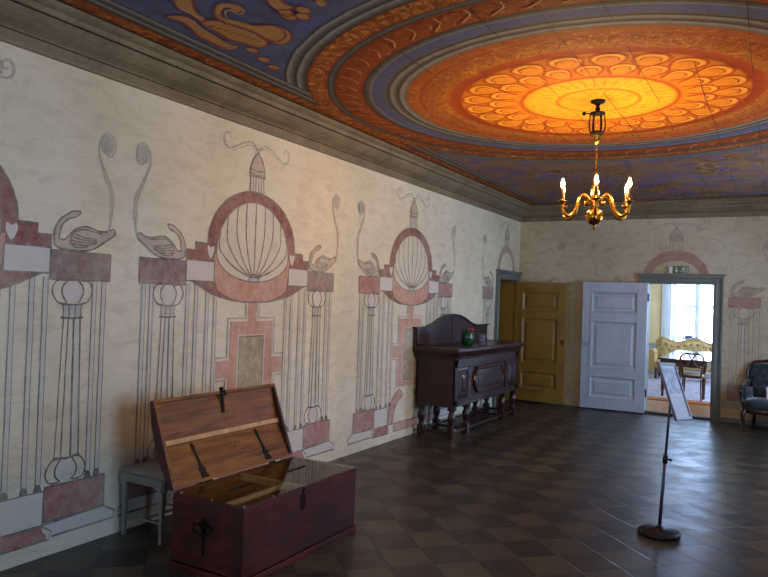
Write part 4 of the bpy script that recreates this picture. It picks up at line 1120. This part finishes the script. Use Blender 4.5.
for k in range(6):
    a = -pi/2+k*pi/3+radians(14.5); P = lambda r, z: Vector((r*cos(a), r*sin(a), Z(z)))
    mb = MB()
    pts = smoothpath([P(.025, 2.485), P(.05, 2.525), P(.09, 2.56), P(.125, 2.545), P(.15, 2.50), P(.17, 2.44), P(.2, 2.395), P(.24, 2.383), P(.275, 2.405), P(.288, 2.45), P(.288, 2.475)], 4)
    n = len(pts); mb.tube(pts, [.010+.003*sin(pi*i/n) for i in range(n)], 8)
    pts = smoothpath([P(.12, 2.55), P(.075, 2.545), P(.06, 2.51), P(.075, 2.485), P(.092, 2.495), P(.085, 2.512)], 3)
    mb.tube(pts, [.008-.004*i/len(pts) for i in range(len(pts))], 6); mb.ball(P(.078, 2.49), .015, 8)
    arm = mb.build('arm', M['brass'], cd)
    c = tuple(P(.288, 0)-Vector((0, 0, Z(0)))); 
    mb = MB(); mb.lathe([(0, Z(2.468)), (.012, Z(2.47)), (.016, Z(2.482)), (.038, Z(2.488)), (.042, Z(2.494)), (.036, Z(2.496)), (.018, Z(2.494)), (.017, Z(2.515)), (0, Z(2.515))], c, 14); mb.build('drip_pan', M['brass'], arm)
    mb = MB(); mb.lathe([(.013, Z(2.51)), (.0135, Z(2.60)), (.008, Z(2.605)), (0, Z(2.605))], c, 12); mb.build('candle', M['candle'], arm)
    mb = MB(); mb.lathe([(0, Z(2.604)), (.008, Z(2.606)), (.013, Z(2.62)), (.014, Z(2.632)), (.010, Z(2.65)), (.004, Z(2.668)), (0, Z(2.674))], c, 8); mb.build('bulb', M['bulb'], arm)

# ------------------------------------------------------------------ sign stand
M['black'] = plain('black rubber', hx('#0f1014'), .45, var=.1)
M['pole'] = plain('grey metal tube', hx('#6d7078'), .35, .7, .08)
M['panel_grey'] = plain('grey frame plastic', hx('#84858c'), .4, var=.05)
def poster_mat():
    t = NT('information sheet'); x, y, z = t.sep(t.obj()); p = t.obj()
    # local: y runs 0..1 across, z down the sheet
    n = t.noise(p, 18, 5, .6, .6); n2 = t.noise(p, 40, 3)
    pic = t.ramp(n, [(.35, hx('#33304c')), (.5, hx('#55507a')), (.62, hx('#85809a'))])
    paper = hx('#8e8888')
    c = t.mix(t.math('GREATER_THAN', z, -.02), paper, pic)
    row = t.math('FRACT', t.math('MULTIPLY', z, 95.0))
    txt = t.math('MULTIPLY', t.math('MULTIPLY', t.math('LESS_THAN', row, .38), t.math('LESS_THAN', z, -.045)), t.math('MULTIPLY', t.math('GREATER_THAN', z, -.165), t.math('GREATER_THAN', n2, .42)))
    c = t.mix(t.math('MULTIPLY', txt, .4), c, hx('#55505c'))
    top = t.math('GREATER_THAN', z, .172)
    c = t.mix(t.math('MULTIPLY', top, .7), c, hx('#a9a3ad'))
    return t.set(c, .3, 0, .5)
M['poster'] = poster_mat()
ss = thing('sign_stand', 'grey information sign stand with round black base on the open floor', 'sign stand', (3.19, 5.49, 0))
mb = MB(); mb.lathe([(0, 0), (.145, 0), (.15, .012), (.145, .03), (.13, .038), (.03, .045), (.024, .06), (0, .06)], n=40); mb.build('base', M['black'], ss, bevel=0)
mb = MB(); top = Vector((.055, .01, 1.10)); mid = Vector((.027, .004, .56))
mb.tube([(0, 0, .04), tuple(mid)], .0125, 14); mb.tube([tuple(mid), tuple(top)], .0095, 14); mb.build('pole', M['pole'], ss)
mb = MB(); mb.tube([mid-Vector((.002, 0, .03)), mid+Vector((.002, 0, .03))], .018, 14); mb.tube([mid, mid+Vector((.035, -.01, 0))], .007, 8); mb.ball(mid+Vector((.038, -.01, 0)), .011, 8); mb.build('collar', M['black'], ss)
# panel, facing +x and upwards
ctr = Vector((3.270, 5.50, 1.068))-Vector(ss.location)
d2 = Vector((.085, .29, -.018)).normalized(); nh = Vector((.29, -.085, 0)).normalized(); tl = radians(21)
nn = nh*cos(tl)+Vector((0, 0, sin(tl))); nn = (nn-d2*nn.dot(d2)).normalized(); upv = nn.cross(d2).normalized()
if upv.z < 0: upv = -upv
PM = Matrix.Translation(ctr) @ Matrix((nn, d2, upv)).transposed().to_4x4()
pr = bpy.data.objects.new('display_panel', None)
mb = MB(); w, h = .140, .215
mb.box((-.012, -w, -h), (0, w, h)); 
f = .02
for a, b in (((-w, -h), (-w+f, h)), ((w-f, -h), (w, h)), ((-w, -h), (w, -h+f)), ((-w, h-f), (w, h))): mb.box((0, a[0], a[1]), (.008, b[0], b[1]))
pan = mb.build('display_panel', M['panel_grey'], ss, bevel=.002); pan.matrix_local = PM
mb = MB(); mb.box((.0002, -w+f, -h+f), (.002, w-f, h-f)); mb.build('sheet', M['poster'], pan)
mb = MB(); 
mb.box((-.035, -.02, -.05), (-.012, .02, .0)); mb.build('bracket', M['black'], pan)

# ------------------------------------------------------------------ armchair
def velvet():
    t = NT('petrol velvet'); n = t.noise(t.obj(), 9, 5, .6)
    t.b.inputs['Sheen Weight'].default_value = .5; t.b.inputs['Sheen Roughness'].default_value = .4
    c = t.ramp(n, [(.3, hx('#14262a')), (.7, hx('#263f44'))]); return t.set(c, .6, 0, .4)
M['velvet'] = velvet()
M['carved'] = plain('dark carved wood', hx('#3a1e1a'), .22, var=.2, scale=20)
M['gold_velvet'] = plain('mustard velvet', hx('#b4955c'), .7, var=.15, scale=10)
def tufted(w_of, v0, v1, thick, rows, cols, bulge=.05, nu=48, nv=40, to=None, crest=None, mats=None):
    mb = MB(); G = []; N = []
    for j in range(nv+1):
        v = j/nv; row = []
        for i in range(nu+1):
            u = -1+2*i/nu
            w = w_of(v); z = v0+(v1-v0)*v
            if crest: z = v0+(crest(u)-v0)*v
            fu, fv = (u*.5+.5)*cols, v*rows
            # diamond lattice of buttons
            best = 9
            for a in range(int(fv)-1, int(fv)+3):
                off = .5 if a % 2 else 0
                for b in range(int(fu)-1, int(fu)+3):
                    dd = sqrt(((fu-b-off)*1.0)**2+((fv-a)*1.0)**2); best = min(best, dd)
            edge = min(1, (1-abs(u))*6, (1-v)*6, v*6+.3)
            d = thick*sqrt(max(0, edge))*.6+bulge*max(0, (1-u*u))*.4 + .024*min(1, best*1.5)*max(0, edge)
            row.append(mb.bm.verts.new(to(u*w, z, d)))
            if best < .13: N.append((j, i))
        G.append(row)
    N = set(N)
    if mats: mb.mat(mats[0]); mb.mat(mats[1]); mb.mat(mats[0])
    for j, (a, b) in enumerate(zip(G, G[1:])):
        for i in range(nu):
            if mats: mb.mat(mats[1] if (j, i) in N else mats[0])
            mb.face([a[i], a[i+1], b[i+1], b[i]], True)
    if mats: mb.mat(mats[0])
    # back side
    Bk = []
    for j in (0, nv//2, nv):
        pass
    rim = G[0]+[r[-1] for r in G[1:]]+G[-1][-2::-1]+[r[0] for r in G[-2:0:-1]]
    back = [mb.bm.verts.new(v.co+(to(0, 0, -.045)-to(0, 0, 0))) for v in rim]
    n = len(rim)
    for k in range(n): mb.face([rim[k], back[k], back[(k+1) % n], rim[(k+1) % n]])
    mb.face(back)
    return mb
ac = thing('armchair', 'carved dark wood armchair in buttoned petrol green velvet', 'armchair', (3.83, 11.14, 0), radians(-4))
def AB(u, z, d): return Vector((u, .20+.10*(z-.45)/.55-d, z))
bw = lambda v: .19+.095*sin(pi/2*min(1, v*1.5))-.035*max(0, v-.8)/.2
mb = tufted(bw, .43, .93, .05, 5, 5, .04, to=AB, crest=lambda u: .92-.04*abs(u)**4, mats=(M['velvet'], M['black'])); mb.build('backrest', M['velvet'], ac)
mb = MB()
pts = [AB(-(bw(0)+.01), .40, 0)]+[AB(-(bw(v)+.016), .43+(.93-.05-.43)*v, 0) for v in (.1, .25, .4, .55, .7, .85, .95)]+[AB(x, z, 0) for x, z in ((-.215, .93), (-.15, .945), (-.07, .955), (0, .965), (.07, .955), (.15, .945), (.215, .93))]
pts += [AB((bw(v)+.016), .43+(.93-.05-.43)*v, 0) for v in (.95, .85, .7, .55, .4, .25, .1)]+[AB(bw(0)+.01, .40, 0)]
mb.tube(smoothpath(pts, 3), .017, 8, flat=(1, 1.3))
bf = mb.build('back_frame', M['carved'], ac)
mb = MB()
for x, z, r in ((-.13, .95, .016), (-.085, .958, .02), (-.04, .968, .023), (0, .978, .027), (.04, .968, .023), (.085, .958, .02), (.13, .95, .016)): mb.ball(AB(x, z, .012), r, 10, (1.2, .6, .8))
mb.build('carved_crest', M['carved'], bf)
# seat
mb = MB(); rv = []
def seat_ring(k, z):
    out = []
    for i in range(28):
        a = 2*pi*i/28; x, y = cos(a), sin(a)
        q = (abs(x)**4+abs(y)**4)**-.25; X, Y = x*q, y*q
        out.append(mb.bm.verts.new((X*k*(.31-.04*(Y+1)/2), -.03+Y*k*.265-(.03*(1-X*X) if Y < 0 else 0), z)))
    return out
for k, z in ((.96, .30), (1.0, .33), (1.0, .38), (.985, .405), (.9, .43), (.6, .45), (.2, .455)): rv.append(seat_ring(k, z))
mb.face(rv[0][::-1]); mb.face(rv[-1])
for p, q in zip(rv, rv[1:]):
    for k in range(28): mb.face([p[k], p[(k+1) % 28], q[(k+1) % 28], q[k]], True)
mb.build('seat', M['velvet'], ac)
mb = MB(); rv = []
for k, z in ((.97, .25), (1.03, .26), (1.03, .30), (1.0, .325)): rv.append(seat_ring(k, z))
mb.face(rv[0][::-1]); mb.face(rv[-1])
for p, q in zip(rv, rv[1:]):
    for k in range(28): mb.face([p[k], p[(k+1) % 28], q[(k+1) % 28], q[k]], True)
mb.build('seat_rail', M['carved'], ac)
for s in (-1, 1):
    mb = MB()   # cabriole front leg
    mb.tube(smoothpath([(s*.265, -.27, .29), (s*.285, -.295, .24), (s*.285, -.30, .17), (s*.265, -.28, .08), (s*.262, -.278, .03), (s*.27, -.30, .012)], 3), [.034, .034, .033, .032, .03, .028, .025, .022, .02, .018, .017, .017, .019, .021, .021, .018][:16], 10)
    mb.build('leg', M['carved'], ac)
    mb = MB(); mb.tube(smoothpath([(s*.19, .21, .30), (s*.19, .23, .15), (s*.2, .28, .012)], 4), .019, 8); mb.build('leg', M['carved'], ac)
    mb = MB()
    mb.tube(smoothpath([(s*.275, -.24, .30), (s*.30, -.20, .36), (s*.315, -.17, .44), (s*.33, -.20, .51), (s*.335, -.215, .545), (s*.33, -.19, .575), (s*.315, -.10, .58), (s*.30, .02, .60), (s*.25, .16, .66), (s*.225, .21, .70)], 4), .019, 8)
    arm = mb.build('arm', M['carved'], ac)
    mb = MB(); mb.tube(smoothpath([(s*.322, -.165, .60), (s*.312, -.08, .612), (s*.297, .03, .625), (s*.262, .14, .67)], 4), [.014]+[.028]*11+[.02], 10, flat=(1.0, .8)); mb.build('arm_pad', M['velvet'], arm)
    mb = MB(); rv = []
    for y, x in ((-.16, .305), (-.05, .30), (.06, .285), (.17, .245)):
        rv.append([mb.bm.verts.new((s*(x-a), y, z)) for a, z in ((0, .40), (0, .58), (.03, .58), (.042, .49), (.03, .40))])
    for p, q in zip(rv, rv[1:]):
        for k in range(5): mb.face([p[k], p[(k+1) % 5], q[(k+1) % 5], q[k]], True)
    mb.face(rv[0]); mb.face(rv[-1][::-1]); mb.build('side_cushion', M['velvet'], ac)
def stripe_mat():
    t = NT('striped card'); x, y, z = t.sep(t.obj())
    f = t.math('FRACT', t.math('MULTIPLY', x, 26.0)); c = t.mix(t.math('GREATER_THAN', f, .5), hx('#d6d2e2'), hx('#9c4a56'))
    c = t.mix(t.math('GREATER_THAN', z, .11), c, hx('#dcdce8')); return t.set(c, .5)
M['stripe'] = stripe_mat()
mb = MB(); mb.prism([(-.10, .0), (-.012, .16), (-.006, .16), (-.09, .0)], 'x', -.085, .085); mb.prism([(.05, .0), (-.006, .16), (-.012, .16), (.04, .0)], 'x', -.085, .085)
c_ = mb.build('folded_card', M['stripe']); tag(c_, 'folded white and red striped card standing on the green armchair seat', 'card'); c_.location = (3.885, 11.12, .457)

# ------------------------------------------------------------------ things in the bright room
M['table_wood'] = mahog('polished dark table', hx('#3a2018'), hx('#5a3424'), hx('#4a2c22'), .16)
M['cane'] = plain('pale seat', hx('#b49a78'), .8, var=.1)
tb = thing('dining_table', 'long polished dark table in the bright room', 'table', (2.42, 15.35, .0085))
mb = MB(); mb.box((-.45, -1.55, .70), (.45, 1.55, .73)); mb.build('tabletop', M['table_wood'], tb, bevel=.006)
mb = MB()
mb.box((-.41, -1.42, .58), (-.38, 1.42, .70)); mb.box((.36, -1.42, .58), (.39, 1.42, .70)); mb.box((-.38, -1.42, .58), (.36, -1.39, .70)); mb.box((-.38, 1.39, .58), (.36, 1.42, .70)); mb.build('apron', M['table_wood'], tb)
for x in (-.37, .34):
    for y in (-1.34, 1.34):
        mb = MB(); mb.box((x-.035, y-.035, .5), (x+.035, y+.035, .70)); mb.lathe([(.03, .5), (.035, .48), (.025, .46), (.034, .38), (.028, .15), (.02, .05), (.026, .03), (.02, 0)], (x, y, 0), 12); mb.build('leg', M['table_wood'], tb)
# balloon-back chair at the near end
dc = thing('dining_chair', 'dark balloon-back chair at the near end of the long table', 'chair', (2.58, 13.94, .0085))
mb = MB()
loop = smoothpath([(-.15, -.19, .43), (-.165, -.21, .55), (-.195, -.235, .70), (-.18, -.25, .80), (-.10, -.26, .85), (0, -.262, .845), (.10, -.26, .85), (.18, -.25, .80), (.195, -.235, .70), (.165, -.21, .55), (.15, -.19, .43)], 4)
mb.tube(loop, .018, 8); mb.build('back_frame', M['table_wood'], dc)
mb = MB()
for s in (-1, 1): mb.tube(smoothpath([(s*.16, -.24, .60), (s*.09, -.245, .62), (s*.03, -.25, .69), (s*.015, -.255, .76), (s*.06, -.258, .83)], 4), .014, 6)
mb.tube([(-.175, -.235, .62), (0, -.24, .60), (.175, -.235, .62)], .014, 6); mb.build('back_rail', M['table_wood'], dc)
mb = MB(); mb.prism(ell(0, 0, .22, .21, 0, 360, 24)[:-1], 'z', .40, .44); mb.build('seat_frame', M['table_wood'], dc, bevel=.006)
mb = MB(); mb.prism(ell(0, 0, .195, .185, 0, 360, 24)[:-1], 'z', .44, .465); mb.build('seat', M['cane'], dc, bevel=.01)
for s in (-1, 1):
    mb = MB(); mb.tube(smoothpath([(s*.15, -.17, .41), (s*.155, -.19, .2), (s*.17, -.24, .008)], 4), .014, 8); mb.build('leg', M['table_wood'], dc)
    mb = MB(); mb.tube(smoothpath([(s*.15, .15, .41), (s*.16, .16, .2), (s*.16, .165, .008)], 4), .015, 8); mb.build('leg', M['table_wood'], dc)
# sofa
sf = thing('sofa', 'mustard yellow buttoned sofa with curved crest under the window', 'sofa', (2.2, 17.55, .0085))
crest = lambda u: .86+.10*cos(pi*2*min(1, abs(u)/.9))*.5+.03-(.12*max(0, abs(u)-.85)/.15)
def SB(u, z, d): return Vector((u, .28+.12*(z-.4)/.5-d, z))
mb = tufted(lambda v: .84, .38, .9, .07, 4, 12, .0, nu=110, nv=30, to=SB, crest=lambda u: crest(u), mats=(M['gold_velvet'], M['carved'])); mb.build('backrest', M['gold_velvet'], sf)
mb = MB(); mb.tube([SB(u*.85, crest(u)+.01, .0) for u in [-1+i/20 for i in range(41)]], .022, 8); mb.build('crest_rail', M['gold_velvet'], sf)
mb = MB(); mb.box((-.8, -.35, .24), (.8, .28, .42)); mb.build('seat', M['gold_velvet'], sf, bevel=.05, seg=3)
for s in (-1, 1):
    mb = MB(); mb.box((s*.83-.06, -.36, .2), (s*.83+.06, .3, .58)); mb.tube([(s*.84, -.37, .60), (s*.84, .3, .62)], .075, 14); mb.build('arm', M['gold_velvet'], sf)
    for y in (-.3, .28):
        mb = MB(); mb.lathe([(.02, 0), (.03, .06), (.022, .12), (.035, .24)], (s*.74, y, 0), 10); mb.build('leg', M['carved'], sf)
# plant on the sill
M['petal_blue'] = plain('blue grey petals', hx('#5a6690'), .7, var=.3, scale=30)
M['petal_red'] = plain('red petals', hx('#9a3040'), .7, var=.2, scale=30)
fl = thing('potted_flowers', 'low blue and red flowers in a pot on the bright room sill', 'potted plant', (2.06, 18.62, .72))
mb = MB(); mb.lathe([(.07, 0), (.10, .14), (.11, .16), (.1, .17), (0, .16)], n=18); mb.build('pot', M['reveal'], fl)
mb = MB()
for k in range(26): mb.ball((-.07+rp.gauss(0, .07), rp.gauss(0, .04), .20+rp.random()*.08), .03, 6)
mb.build('blue_blossom', M['petal_blue'], fl)
mb = MB()
for k in range(9): mb.ball((.15+rp.gauss(0, .035), rp.gauss(0, .03), .20+rp.random()*.03), .022, 6)
mb.build('red_blossom', M['petal_red'], fl)
# rug
def rug_mat():
    t = NT('pale patterned rug'); p = t.pos(); x, y, z = t.sep(p)
    v = t.n.new('ShaderNodeTexVoronoi'); v.inputs['Scale'].default_value = 5; t.l.new(p, v.inputs['Vector'])
    c = t.ramp(v.outputs['Distance'], [(.2, hx('#a58a90')), (.4, hx('#c9c0c0')), (.6, hx('#b5b0bc'))])
    e = t.math('MINIMUM', t.math('SUBTRACT', y, 13.3), t.math('SUBTRACT', x, .7))
    c = t.mix(t.math('LESS_THAN', e, .45), c, hx('#a8683c')); c = t.mix(t.math('LESS_THAN', e, .12), c, hx('#7e3a2c')); return t.set(c, .95, 0, .1)
M['rug'] = rug_mat()
mb = MB(); mb.box((.7, 13.3, .0), (4.2, 18.2, .008)); tag(mb.build('rug', M['rug']), 'pale patterned rug with red border on the bright room floor', 'rug')

# ------------------------------------------------------------------ daylight, camera, view
w = bpy.data.worlds.new('daylight'); S.world = w; w.use_nodes = True
nt = w.node_tree; bg = nt.nodes['Background']
tc = nt.nodes.new('ShaderNodeTexCoord'); sp = nt.nodes.new('ShaderNodeSeparateXYZ'); nt.links.new(tc.outputs['Generated'], sp.inputs[0])
rmp = nt.nodes.new('ShaderNodeValToRGB'); nt.links.new(sp.outputs[2], rmp.inputs[0])
e = rmp.color_ramp.elements; e[0].position = 0; e[0].color = (.44, .62, .98, 1); e[1].position = .5; e[1].color = (.40, .61, 1.0, 1)
nt.links.new(rmp.outputs[0], bg.inputs[0]); bg.inputs[1].default_value = 11.0

cam = bpy.data.cameras.new('camera'); co = bpy.data.objects.new('camera', cam); COL.objects.link(co); S.camera = co
yaw, pitch, roll, f = -.520313883, .013503474, .0351809186, 688.111659
fw = Vector((sin(yaw)*cos(pitch), cos(yaw)*cos(pitch), sin(pitch)))
rt = fw.cross(Vector((0, 0, 1))).normalized(); up = rt.cross(fw)
r_ = cos(roll)*rt+sin(roll)*up; u_ = cos(roll)*up-sin(roll)*rt
co.matrix_world = Matrix.Translation((3.91375451, 0, 1.68)) @ Matrix((r_, u_, -fw)).transposed().to_4x4()
cam.sensor_fit = 'HORIZONTAL'; cam.sensor_width = 36; cam.lens = f*36/768; cam.clip_start = .05; cam.clip_end = 200
vs = S.view_settings
S.display_settings.display_device = 'sRGB'
vs.view_transform = 'Standard'; vs.look = 'None'; vs.gamma = 1; vs.exposure = 1.0; vs.use_curve_mapping = False
S.cycles.max_bounces = 8; S.cycles.diffuse_bounces = 5; S.cycles.transparent_max_bounces = 12
S.cycles.caustics_reflective = False; S.cycles.caustics_refractive = False
